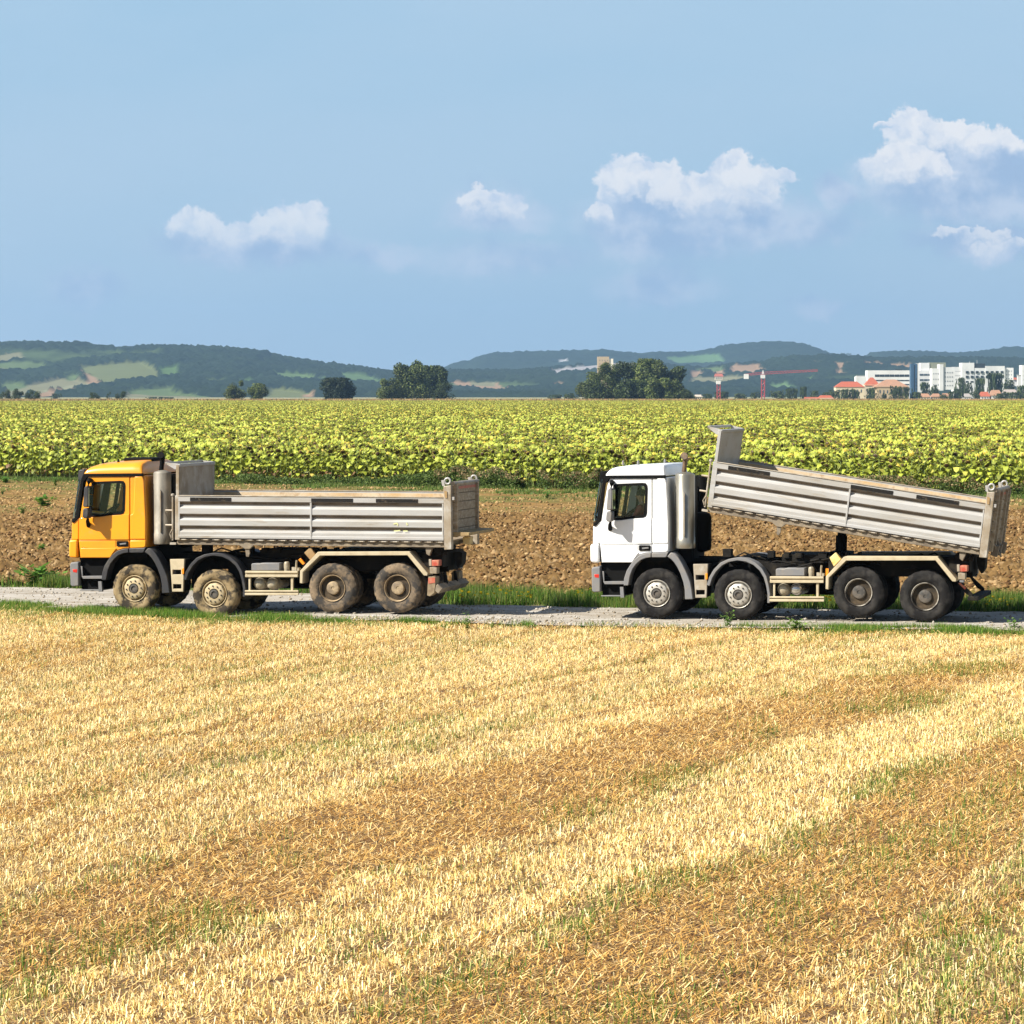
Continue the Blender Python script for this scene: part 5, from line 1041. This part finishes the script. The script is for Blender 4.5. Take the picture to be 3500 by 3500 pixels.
    for (cx, y) in ((320, .35), (430, .5), (535, 1.9)): X, z = c1(cx, 165); MB().lathe([(.03, -.02), (.028, .04), (.02, .07), (.005, .08)], (X, y, z + .04), 'z', 10).build('roof_lamp', grey_pl if P['clean'] else rubber, root)
    # inside the cab
    m = MB(); xd, zd = c1(200, 575); m.prism([(xd - .02, 1.5), (xd + .5, 1.5), (xd + .45, zd - .12), (xd + .15, zd + .0), (xd - .05, zd - .02)], .15, W - .15); m.build('dashboard', rubber, root, bevel=.03)
    for yc in (.56, 1.85):
        xs1 = c1(470, 0)[0]; m = MB(); m.box(xs1 - .35, xs1 + .2, yc - .25, yc + .25, 1.55, 1.78); m.box(xs1 + .1, xs1 + .24, yc - .24, yc + .24, 1.78, 2.5, Matrix.Rotation(R(8), 3, 'Y')); m.box(xs1 + .17, xs1 + .27, yc - .13, yc + .13, 2.52, 2.72); m.build('seat', mat('seat_cloth', (.03, .03, .035), .9), root, bevel=.04)
    m = MB(); m.lathe([(.20, -.015), (.225, -.012), (.235, 0), (.225, .012), (.20, .015), (.195, 0)], (0, 0, 0), 'z', 28, close=True); m.box(-.2, .2, -.02, .02, -.012, .01); m.box(-.05, .05, -.06, .06, -.03, .02)
    sw = m.build('steering_wheel', rubber, root, loc=(c1(350, 0)[0], .65, c1(0, 545)[1])); sw.rotation_euler = (0, R(-38), 0)
    return root

dish_m = mat('wheel_dish', (.035, .028, .02), .8, c2=(.09, .065, .04), scale=7, spec=.2)  # rear dish interior coloured dark to paint in the shade inside it
def make_wheel(kind, tyre_m, rim_m, hub_m, r=.53, seed=1):
    """wheel with its outer face at local y = 0, tyre going inwards (+y)"""
    seg = 96; base = MB(); wd = .32
    def tread(k, q): return (1 if (k // 2) % 2 else .986) if q > .515 else 1
    prof = [(.288, .10), (.292, .03), (.31, .012), (.36, -.008), (.43, -.012), (.475, .0), (.503, .02), (r * .985, .035), (r, .06), (r, .14), (r * .975, .145), (r * .975, .155), (r, .16), (r, .26), (r * .985, .285), (.49, .31), (.40, .325), (.30, .30), (.288, .22)]
    t = MB().lathe(prof, (0, 0, 0), 'y', seg, rf=tread, close=True).mesh('tyre', tyre_m, 40); m = MB()
    if kind == 'front':
        m.lathe([(.292, .08), (.290, .006), (.282, -.004), (.272, .004), (.268, .03), (.262, .07), (.262, .14), (.01, .14)], (0, 0, 0), 'y', 48)
        sc = lambda k, q: 1 + (.018 * math.cos(10 * 2 * math.pi * k / 60) if q > .2 else 0)
        m.lathe([(.232, .10), (.236, .02), (.228, -.012), (.205, -.026), (.150, -.034), (.118, -.038), (.112, -.03), (.108, .05), (.01, .05)], (0, 0, 0), 'y', 60, rf=sc)
        w = m.mesh('wheel', rim_m); h = MB(); h.lathe([(.104, .05), (.104, -.02), (.096, -.045), (.06, -.05), (.055, -.03), (.005, -.03)], (0, 0, 0), 'y', 24)
        for k in range(10):
            a = 2 * math.pi * (k + .5) / 10; h.lathe([(.019, -.02), (.019, -.038), (.012, -.040), (.012, -.055), (.002, -.056)], (.172 * math.cos(a), 0, .172 * math.sin(a)), 'y', 8)
    else:
        m.lathe([(.292, .08), (.292, .004), (.286, -.004), (.276, .006), (.270, .05), (.262, .08)], (0, 0, 0), 'y', 48); m.mi = 1; m.lathe([(.264, .079), (.255, .13), (.238, .20), (.15, .215), (.01, .215)], (0, 0, 0), 'y', 48); w = m.mesh('wheel', [rim_m, dish_m]); h = MB()
        h.lathe([(.165, .21), (.165, .17), (.148, .16), (.145, .06), (.128, .035), (.10, .028), (.04, .03), (.035, .04), (.005, .04)], (0, 0, 0), 'y', 30)
        h.mi = 1
        for k in range(10): a = 2 * math.pi * k / 10; h.lathe([(.016, .2), (.016, .165), (.002, .163)], (.205 * math.cos(a), 0, .205 * math.sin(a)), 'y', 8)
        for k in range(8): a = 2 * math.pi * k / 8; h.mi = 1; h.lathe([(.028, .213), (.028, .208), (.002, .208)], (.225 * math.cos(a + .3), 0, .225 * math.sin(a + .3)), 'y', 10)
    return w, t, h.mesh('hub', [hub_m, rubber])
def put_wheels(root, hubs, W_front, W_rear, rots, steer=0):
    for i, (x, z) in enumerate(hubs):
        for side in (0, 1):
            w, t, h = W_front if i < 2 else W_rear
            o = bpy.data.objects.new('wheel', w); col.objects.link(o); o.parent = root
            y = .04 if side == 0 else W - .04; o.location = (x, y, z); o.rotation_euler = (0, rots[i], (math.pi if side else 0) + (steer if i < 2 else 0))
            for nm, me in (('tyre', t), ('hub', h)):
                q = bpy.data.objects.new(nm, me); col.objects.link(q); q.parent = o
            if i >= 2:      # twin tyre inside
                q = bpy.data.objects.new('tyre', t); col.objects.link(q); q.parent = o; q.location = (0, .345, 0)

plate_m = mat('scuffed_black_plate', (.012, .011, .010), .7, c2=(.10, .075, .05), scale=9, lo=.55, hi=.7, spec=.2)
def make_bed(root, P):
    pX, pZ = c2(1240, 862); piv = Vector((pX, 0, pZ)); s = lambda pts: [(a - pX, b - pZ) for a, b in pts]
    B1 = lambda pts: s(A1(pts)); B2 = lambda pts: s(A2(pts)); B5 = lambda pts: s(A5(pts))
    xf = c1(988, 0)[0] - pX; xr = c2(1368, 0)[0] - pX; zc = lambda y, cx=988: c1(cx, y)[1] - pZ
    m = MB(); m.box(xf, xr, .06, W - .06, zc(790), zc(775))
    for y in (.24, 2.04): m.prism([(xf - .05, zc(787)), (xr, zc(787)), (xr, zc(800)), (c2(1290, 0)[0] - pX, zc(838)), (c2(1220, 0)[0] - pX, zc(842)), (c2(1180, 0)[0] - pX, zc(826)), (xf - .05, zc(826))], y, y + .22)
    m.prism([(xf - .05, zc(786)), (xr, zc(786)), (xr, zc(826)), (xf - .05, zc(826))], .06, .12); m.prism([(xf - .05, zc(786)), (xr, zc(786)), (xr, zc(826)), (xf - .05, zc(826))], W - .12, W - .06)
    for k in range(14): x = xf + (xr - xf) * (k + .5) / 14; m.box(x - .04, x + .04, .1, W - .1, zc(824), zc(790))
    m.prism(B1([(1480, 826), (1610, 826), (1572, 862), (1530, 862)]), .06, .14); m.prism(B1([(1532, 862), (1566, 862), (1570, 900), (1560, 930), (1538, 925), (1535, 895)]), .08, .12)
    m.prism(B2([(1205, 840), (1255, 838), (1258, 870), (1240, 920), (1215, 905)]), .10, .22)
    bed = m.build('tipper_body', beam_m, root, bevel=.008); bed.location = piv; bed.rotation_euler = (0, P['tilt'], 0)
    # hinge row along the floor
    m = MB(); n = 24
    for k in range(n): x = xf + .12 + (xr - xf - .2) * k / (n - 1); m.box(x - .10, x + .08, .02, .07, zc(784), zc(777)); m.tube([(x - .05, .025, zc(783)), (x + .05, .025, zc(783))], .016, 6)
    m.build('hinge_row', alu_dirty, bed)
    prof = [(0, 424), (-.002, 466), (.008, 474), (.06, 492), (.06, 503), (.006, 518), (0, 524), (0, 568), (.006, 575), (.058, 594), (.06, 603), (.006, 616), (0, 622), (0, 664), (.006, 671), (.058, 690), (.06, 699), (.006, 713), (0, 720), (0, 742), (-.006, 750), (-.006, 768)]
    for side in (0, 1):
        ht = P['far_up'] if side else 0
        f = (lambda y: y) if side == 0 else (lambda y: W - y)
        pr = [(f(y), zc(z) + (ht if z < 560 else 0)) for y, z in prof] + [(f(.075), zc(768)), (f(.075), zc(424) + ht)]
        m = MB().prism(pr, xf, xr, 'x')
        for cx in (272,): x = c2(cx, 0)[0] - pX; m.prism([(f(-.012), zc(470)), (f(-.012), zc(768)), (f(.05), zc(768)), (f(.05), zc(470))], x - .018, x + .018, 'x')
        for x in (xf + .005, xr - .035): m.prism([(f(-.002), zc(470)), (f(-.002), zc(768)), (f(.05), zc(768)), (f(.05), zc(470))], x, x + .03, 'x')
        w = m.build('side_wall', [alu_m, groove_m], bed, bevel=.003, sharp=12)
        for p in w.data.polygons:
            if p.normal.z < -.3 and abs(p.normal.y) > .1: p.material_index = 1  # down-facing rib faces take the painted shade tone
        m = MB().prism([(f(.076), zc(766)), (f(.09), zc(766)), (f(.09), zc(436) + ht), (f(.076), zc(436) + ht)], xf + .02, xr - .02, 'x'); m.build('inner_lining', sand_m, w)
        MB().prism([(f(-.012), zc(424) + ht + .004), (f(-.012), zc(416) + ht), (f(.085), zc(416) + ht), (f(.085), zc(424) + ht + .004)], xf, xr, 'x').build('top_rail', alu_dirty, w, bevel=.004)
        if side == 0:
            for (a, b) in P['patches']: MB().box(a - pX, b - pX, -.012, .0, zc(463), zc(434)).build('dark_plate', plate_m, w)
    # front board with its forward lip
    y0, y1 = .05, W - .05; x0 = c1(968, 0)[0] - pX; ztop = zc(166) ; m = MB(); m.box(x0 + .02, x0 + .07, y0, y1, zc(785), ztop)
    for y in (.0, W - .09): m.box(x0 - .02, x0 + .09, y, y + .09, zc(785), zc(420)); m.box(x0 + .0, x0 + .07, y + .01, y + .08, zc(420), ztop)
    fb = m.build('front_board', alu_dirty if not P['clean'] else alu_m, bed, bevel=.006)
    for y in (.02, W - .06): MB().prism([(x0 + .07, ztop), (x0 + .02, ztop + .03), (x0 - .24, ztop + .05), (x0 - .24, ztop + .02), (x0 - .02, zc(205))], y, y + .04).build('lip_bracket', alu_m, fb)
    MB().box(x0 - .25, x0 - .21, .02, W - .02, ztop + .01, ztop + .06).build('front_lip', alu_m, fb); MB().box(x0 - .02, x0 + .03, .1, W - .1, ztop + .004, ztop + .014).build('lip_channel', rubber, fb); MB().box(x0 + .03, x0 + .09, .02, W - .02, ztop - .05, ztop + .02).build('top_rail', alu_m, fb, bevel=.01)
    m = MB(); xl = c1(940, 0)[0] - pX; m.tube([(xl, .02, zc(790)), (xl, .02, zc(412))], .022, 8); m.lathe([(.01, -.03), (.04, -.02), (.04, .02), (.01, .03)], (xl, .02, zc(415)), 'z', 10)
    for cy in (543, 665): m.tube([(xl, .02, zc(cy)), (xl - .17, .04, zc(cy))], .022, 8)
    m.box(xl - .06, xl + .08, .0, .12, zc(825), zc(808)); m.tube([(xl - .02, .0, zc(775)), (xl - .06, .0, zc(740)), (xl - .01, .0, zc(700))], .015, 6); m.build('lock_rod', alu_dirty, fb)
    # rear posts, tailgate
    for side in (0, 1):
        f = (lambda y: y) if side == 0 else (lambda y: W - y); yy = sorted((f(-.02), f(.14)))
        m = MB().prism(B2([(1368, 345), (1430, 333), (1436, 865), (1374, 868)]), *yy); rm = MB()
        po = m.build('corner_post', P['post'], bed, bevel=.012)
        cxr, czr = B2([(1396, 301)])[0]; tor = MB(); R0, r0 = .062, .022; secs = []
        for k in range(16):
            a = 2 * math.pi * k / 16; secs.append([(cxr + (R0 + r0 * math.cos(b)) * math.cos(a), f(.05) + r0 * 1.3 * math.sin(b), czr + (R0 + r0 * math.cos(b)) * math.sin(a)) for b in [2 * math.pi * q / 8 for q in range(8)]])
        secs.append(secs[0]); tor.loft(secs, closed=True); tor.prism(B2([(1345, 295), (1366, 290), (1376, 345), (1354, 340)]), *sorted((f(.02), f(.08)))); tor.build('lifting_ring', alu_m, po)
        MB().prism(B2([(1376, 378), (1398, 386), (1400, 440), (1380, 436)]), *sorted((f(-.035), f(-.015)))).build('latch', brownplate, po)
        if side == 0: MB().box(B2([(1436, 0)])[0][0] - .005, B2([(1436, 0)])[0][0] + .05, .0, .05, B2([(0, 445)])[0][1], B2([(0, 420)])[0][1]).build('bolt', alu_m, po)
    xg = B2([(1432, 0)])[0][0]; m = MB(); zt_, zb_ = B2([(0, 322)])[0][1], B2([(0, 752 if not P['clean'] else 800)])[0][1]; n = 6; dz = (zt_ - zb_) / n
    for k in range(n): m.box(xg - .02, xg + .035, .15, W - .15, zb_ + dz * k + .006, zb_ + dz * (k + 1) - .006)
    m.box(xg - .03, xg - .02, .15, W - .15, zb_, zt_)
    for y in ((.17, 2.05) if not P['clean'] else (.17, .75, 1.7, 2.2)): m.box(xg + .03, xg + .09, y, y + .11, zb_, zt_)
    tg = m.build('tailgate', board_m, bed, bevel=.006)
    MB().tube([(xg, .12, zt_ + .02), (xg, W - .12, zt_ + .02)], .05, 10).build('top_tube', alu_dirty, tg); MB().box(xg + .036, xg + .042, .3, 2.05, zt_ - .10, zt_ - .045).build('red_stripe', redw, tg)
    if not P['clean']:
        MB().prism(B2([(1436, 722), (1566, 728), (1566, 752), (1436, 762)]), .12, W - .02).build('rear_ledge', yellow_w if False else mat('ochre_ledge', (.42, .30, .13), .8, c2=(.28, .19, .09), scale=3), bed, bevel=.006)
        MB().prism(B2([(1482, 768), (1545, 768), (1540, 830), (1488, 830)]), .45, .75).build('ledge_support', mat('pale_block', (.55, .42, .20), .8), bed, bevel=.01)
    else:
        m = MB()
        for y in (.5, 1.1, 1.9): m.prism(B2([(1440, 760), (1500, 770), (1490, 860), (1440, 850)]), y, y + .2)
        m.tube([(xg + .05, .3, zb_ + .2), (xg + .22, .8, zb_ - .1), (xg + .05, 1.2, zb_ + .2)], .02, 6); m.build('gate_linkage', beam_m, bed)
    return bed

def rear_end(root, P):
    for side in (0, 1):
        f = (lambda y: y) if side == 0 else (lambda y: W - y); S_ = lambda a, b: sorted((f(a), f(b)))
        m = MB(); m.prism(A5([(238, 1362), (272, 1360), (276, 1452), (240, 1450)]), *S_(.10, .16)); m.prism(A5([(256, 1466), (350, 1468), (348, 1552), (258, 1548)]), *S_(.06, .30)); ho = m.build('lamp_bracket', alu_dirty, root, bevel=.006)
        MB().prism(A5([(284, 1372), (380, 1372), (378, 1450), (286, 1452)]), *S_(.05, .40)).build('tail_lamp', redw, ho, bevel=.012)
        if not P['clean']:
            fl = MB().prism(A5([(245, 1588), (336, 1590), (338, 1700), (325, 1800), (262, 1850), (228, 1836), (235, 1700)]), *S_(.02, .38)).build('mud_flap', mudflap, root, bevel=.006)
            MB().prism(A5([(243, 1605), (334, 1600), (334, 1668), (245, 1682)]), *S_(.012, .02)).build('reflector', redw, fl)
        else:
            MB().prism(A5([(276, 1560), (330, 1560), (328, 1590), (276, 1585)]), *S_(.06, .25)).build('lamp_box', grey_pl, root, bevel=.005)
            fl = MB().prism(A5([(245, 1600), (275, 1590), (395, 1700), (440, 1745), (420, 1790), (330, 1720)]), *S_(.2, .28)).build('underride_arm', chass_m, root, bevel=.006)
            MB().prism(A5([(250, 1603), (275, 1594), (350, 1662), (335, 1685)]), *S_(.19, .2)).build('reflector', redw, fl)
    if not P['clean']:
        (x, z) = c5(368, 1750); MB().box(x - .075, x + .075, .03, W - .03, z - .075, z + .075, Matrix.Rotation(R(40), 3, 'Y')).build('underride_bar', beam_m, root, bevel=.01)
        m = MB(); 
        for y in (.75, 1.65): m.prism(A5([(330, 1560), (360, 1560), (390, 1700), (390, 1760), (350, 1760)]), y, y + .05)
        m.build('underride_arm', chass_m, root)
    else:
        (x, z) = c5(435, 1790); MB().box(x - .10, x + .14, .1, W - .1, z - .05, z + .035).build('underride_bar', chass_m, root, bevel=.012)
    m = MB(); x, z = c2(1310, 880); m.lathe([(.02, 0), (.09, .0), (.10, .03), (.09, .06), (.02, .07)], (x - .03, .22, z), 'y', 16); m.lathe([(.02, 0), (.05, .0), (.06, .03), (.05, .06), (.02, .07)], (x + .10, .25, z - .06), 'y', 12)
    m.prism(A2([(1350, 905), (1400, 900), (1425, 915), (1418, 1000), (1390, 1040), (1370, 1010), (1355, 960)]), 1.05, 1.45); m.build('towing_hitch', chass_m, root)

wx = [U(457, 0)[0], U(731, 0)[0], U(1134, 0)[0], U(1356, 0)[0]]
def tyre_mat(nm, c, c2_, c3_, s=3): return mat(nm, c, .9, c2=c2_, scale=s, lo=.42, hi=.62, c3=c3_, s3=4.0, lo3=.45, hi3=.56, spec=.12, bump=.12, bscale=25)
orange = mat('orange_paint', (.86, .335, .006), .38, c2=(.74, .28, .012), scale=.9, coat=.45, c3=(.62, .30, .07), s3=5, lo3=.60, hi3=.85)
white_pt = mat('white_paint', (.84, .85, .86), .38, coat=.35, c2=(.74, .74, .73), scale=.9, c3=(.60, .56, .50), s3=5, lo3=.62, hi3=.85)
ymud = tyre_mat('muddy_tyre', (.22, .16, .085), (.33, .25, .14), (.045, .037, .028)); ymud2 = tyre_mat('half_muddy_tyre', (.10, .08, .06), (.26, .19, .12), (.05, .045, .04), 2.2)
wt = tyre_mat('dark_tyre', (.022, .021, .020), (.045, .041, .037), (.014, .013, .013)); rim_y = mat('dusty_rim', (.46, .37, .22), .7, c2=(.40, .30, .17), scale=6); rim_w = mat('silver_rim', (.50, .48, .43), .45, metal=.4, c2=(.45, .40, .33), scale=7)
rim_y2 = mat('brown_rim', (.42, .31, .18), .7, c2=(.20, .14, .08), scale=3, lo=.4, hi=.6); rim_w2 = mat('dull_rim', (.50, .46, .39), .5, metal=.3, c2=(.06, .05, .04), scale=2.2, lo=.46, hi=.56)
hub_y = mat('dusty_hub', (.36, .27, .16), .7, c2=(.16, .12, .08), scale=9); hub_w = mat('dark_hub', (.05, .047, .043), .5, c2=(.12, .10, .08), scale=9)
FW_Y = make_wheel('front', ymud, rim_y, hub_w); RW_Y = make_wheel('rear', ymud2, rim_y2, hub_y, r=.54); FW_W = make_wheel('front', wt, rim_w, hub_w, r=.535); RW_W = make_wheel('rear', wt, rim_w2, hub_w, r=.54)
hy = [(wx[0], U(457, 2012)[1]), (wx[1], U(731, 2030)[1]), (wx[2], U(1134, 2011)[1]), (wx[3], U(1356, 2011)[1])]
PY = dict(crown=1.0, paint=orange, clean=False, visor=black_p, mirror=black_p, tank=tank_m, hubs=hy, muf=.20, steel=steel_y, tilt=0, far_up=.05, post=alu_dirty, patches=[(U(650, 0)[0], U(790, 0)[0]), (U(1064, 0)[0], U(1206, 0)[0]), (U(1285, 0)[0], U(1428, 0)[0])])
ty = make_truck('tipper_truck', 'orange-cabbed tipper truck with its ribbed aluminium body lowered and muddy tyres', PY)
put_wheels(ty, hy, FW_Y, RW_Y, (0.2, 1.1, .5, 2.0), steer=R(-3)); make_bed(ty, PY); rear_end(ty, PY)
ty.location = (TX0, TD0, 0); ty.rotation_euler = (0, 0, -YAW)
hw = [(wx[0], .53), (wx[1], .53), (wx[2], .62), (wx[3], .555)]
PW = dict(crown=.35, paint=white_pt, clean=True, visor=rubber, mirror=grey_pl, tank=mat('polished_tank', (.55, .52, .48), .25, metal=.8), hubs=hw, muf=.225, steel=steel_w, tilt=R(7.9), far_up=0, post=alu_dirty, patches=PY['patches'])
tw = make_truck('tipper_truck', 'white-cabbed tipper truck with its aluminium body tilted up at the front and clean black tyres', PW)
put_wheels(tw, hw, FW_W, RW_W, (0, 0, 0, 0), steer=0)
for o in tw.children:
    if o.name.split('.')[0] == 'wheel': o.scale.x = 1 / .953
tw.scale = (.953, 1, 1); bw = make_bed(tw, PW); bw.location.x += .13; rear_end(tw, PW)
MB().tube([(5.45, 1.25, 1.15), (5.47, 1.25, 1.75)], .13, 16).tube([(5.47, 1.25, 1.7), (5.5, 1.25, 2.0)], .10, 16).box(5.25, 5.7, .95, 1.55, 1.0, 1.42).build('lifting_cylinder', rubber, tw)
WY = R(15); WD0 = 68.7
tw.location = ((2017 - 1750) * WD0 / FPX, WD0, .02); tw.rotation_euler = (0, 0, -WY)
# chalk scrawl on the orange truck's side: faint yellow-green number strokes
bed_y = [c for c in ty.children if c.name.startswith('tipper_body')][0]; pX, pZ = c2(1240, 862)
mk = mat('chalk', (.62, .62, .30), .9)
m = MB(); q = lambda x, y: (c2(x, y)[0] - pX, c2(x, y)[1] - pZ)
for pts in ([(955, 655), (985, 648), (990, 668)], [(958, 712), (1010, 708)], [(1062, 645), (1070, 665)], [(1035, 712), (1072, 712)]):
    for a, b in zip(pts, pts[1:]):
        (xa, za), (xb, zb_) = q(*a), q(*b); d = Vector((xb - xa, 0, zb_ - za)).normalized() * .012; nn = Vector((-d.z, 0, d.x))
        m.prism([(xa + nn.x, za + nn.z), (xb + nn.x, zb_ + nn.z), (xb - nn.x, zb_ - nn.z), (xa - nn.x, za - nn.z)], -.010, -.002)
m.build('chalk_marks', mk, bed_y)

# ------------------------------------------------------------------ the driver in the white cab
def skin_chain(verts, edges, radii, name, m, parent=None, sub=2):
    me = bpy.data.meshes.new(name); me.from_pydata(verts, edges, []); me.materials.append(m); o = bpy.data.objects.new(name, me); col.objects.link(o)
    if parent: o.parent = parent
    sk = o.modifiers.new('skin', 'SKIN'); sk.use_smooth_shade = True
    if not me.skin_vertices:
        with bpy.context.temp_override(object=o, active_object=o): pass
    lay = me.skin_vertices[0].data if me.skin_vertices else me.attributes.new  # layer exists once the modifier does
    for i, r in enumerate(radii): me.skin_vertices[0].data[i].radius = (r, r) if not isinstance(r, tuple) else r
    me.skin_vertices[0].data[0].use_root = True
    sb = o.modifiers.new('sub', 'SUBSURF'); sb.levels = sb.render_levels = sub; return o
skin_m = mat('skin', (.58, .34, .23), .6); shirt_m = mat('red_shirt', (.30, .06, .06), .9)
def driver():
    # built in the truck's own axes: facing -x, seated
    sx = c1(470, 0)[0] - .06; yc = .50; zs = 1.88
    J = [(sx, yc, zs), (sx + .03, yc, zs + .25), (sx + .05, yc, zs + .45), (sx + .04, yc, zs + .55), (sx + .02, yc, zs + .60), (sx + .0, yc, zs + .70), (sx - .005, yc, zs + .78),
         (sx + .04, yc - .19, zs + .47), (sx - .10, yc - .25, zs + .24), (sx - .33, yc - .16, zs + .20), (sx + .04, yc + .19, zs + .47), (sx - .10, yc + .25, zs + .24), (sx - .33, yc + .16, zs + .20),
         (sx - .05, yc - .1, zs - .02), (sx - .45, yc - .14, zs + .0), (sx - .50, yc - .14, zs - .38), (sx - .05, yc + .1, zs - .02), (sx - .45, yc + .14, zs + .0), (sx - .50, yc + .14, zs - .38), (sx - .62, yc - .14, zs - .42), (sx - .62, yc + .14, zs - .42)]
    E = [(0, 1), (1, 2), (2, 3), (3, 4), (4, 5), (5, 6), (2, 7), (7, 8), (8, 9), (2, 10), (10, 11), (11, 12), (0, 13), (13, 14), (14, 15), (15, 19), (0, 16), (16, 17), (17, 18), (18, 20)]
    Rr = [(.15, .12), (.15, .12), (.14, .11), .055, .06, (.085, .10), .07, .075, .05, .034, .075, .05, .034, .10, .075, .05, .10, .075, .05, .045, .045]
    return J, E, Rr, sx, yc, zs
J, E, Rr, sx, yc, zs = driver()
me = bpy.data.meshes.new('person'); me.from_pydata(J, E, []); dr = bpy.data.objects.new('person', me); col.objects.link(dr)
dr.modifiers.new('skin', 'SKIN').use_smooth_shade = True
tag(dr, 'person in a dark red shirt sitting at the steering wheel of the white truck', 'person'); dr.matrix_world = Matrix.Translation(tw.location) @ Matrix.Rotation(-WY, 4, 'Z') @ Matrix.Scale(.953, 4, (1, 0, 0))
try:
    if len(me.skin_vertices) == 0:
        bm = bmesh.new(); bm.from_mesh(me); bm.verts.layers.skin.verify(); bm.to_mesh(me); bm.free()
    for i, r in enumerate(Rr):
        me.skin_vertices[0].data[i].radius = r if isinstance(r, tuple) else (r, r); me.skin_vertices[0].data[i].use_root = (i == 0)
except Exception as ex: print('skin', ex)
sb = dr.modifiers.new('sub', 'SUBSURF'); sb.levels = sb.render_levels = 1
bpy.context.view_layer.update()
dg = bpy.context.evaluated_depsgraph_get(); body = bpy.data.meshes.new_from_object(dr.evaluated_get(dg)); dr.modifiers.clear(); dr.data = body; body.materials.clear(); body.materials.append(skin_m); body.materials.append(shirt_m); body.materials.append(mat('dark_trousers', (.03, .03, .04), .9))
for p in body.polygons:
    c = p.center; p.use_smooth = True
    p.material_index = 0 if c.z > zs + .52 or (c.x < sx - .20 and c.z > zs + .1) else (1 if c.z > zs - .03 and c.x > sx - .25 else 2)
# face, hair and hands
mb = MB(); hx, hz_ = sx - .0, zs + .72
mb.prism([(hx - .085, hz_ + .02), (hx - .118, hz_ - .03), (hx - .085, hz_ - .04)], yc - .014, yc + .014); mb.build('nose', skin_m, dr, bevel=.006)
for s_ in (-1, 1):
    MB().lathe([(.002, -.012), (.012, -.006), (.012, .006), (.002, .012)], (hx - .083, yc + s_ * .034, hz_ + .02), 'x', 8).build('eye', mat('eye', (.03, .02, .02), .3), dr); MB().lathe([(.004, -.01), (.03, -.006), (.032, .006), (.004, .01)], (hx + .01, yc + s_ * .094, hz_), 'y', 10).build('ear', skin_m, dr)
MB().box(hx - .096, hx - .08, yc - .03, yc + .03, hz_ - .068, hz_ - .058).build('mouth', mat('lips', (.35, .12, .10), .6), dr)
mb = MB(); mb.lathe([(.105, -.03), (.112, .02), (.10, .07), (.07, .105), (.005, .12)], (hx + .02, yc, hz_ + .02), 'z', 16); mb.build('hair', mat('dark_hair', (.02, .015, .01), .8), dr, sharp=60)
for s_ in (-1, 1):
    hxp, hyp, hzp = sx - .35, yc + s_ * .16, zs + .20; mb = MB(); mb.box(hxp - .07, hxp + .02, hyp - .04, hyp + .04, hzp - .014, hzp + .016)
    for k in range(4): y = hyp - .031 + k * .0205; L_ = (.07, .08, .075, .06)[k]; mb.tube([(hxp - .065, y, hzp), (hxp - .065 - L_ * .5, y, hzp + .012), (hxp - .065 - L_ * .75, y, hzp - .02), (hxp - .065 - L_ * .5, y, hzp - .04)], [.010, .009, .008, .007], 6)
    mb.tube([(hxp - .01, hyp - s_ * .04, hzp), (hxp - .04, hyp - s_ * .062, hzp + .005), (hxp - .07, hyp - s_ * .06, hzp - .01)], [.012, .011, .009], 6); mb.build('hand', skin_m, dr, bevel=.004)
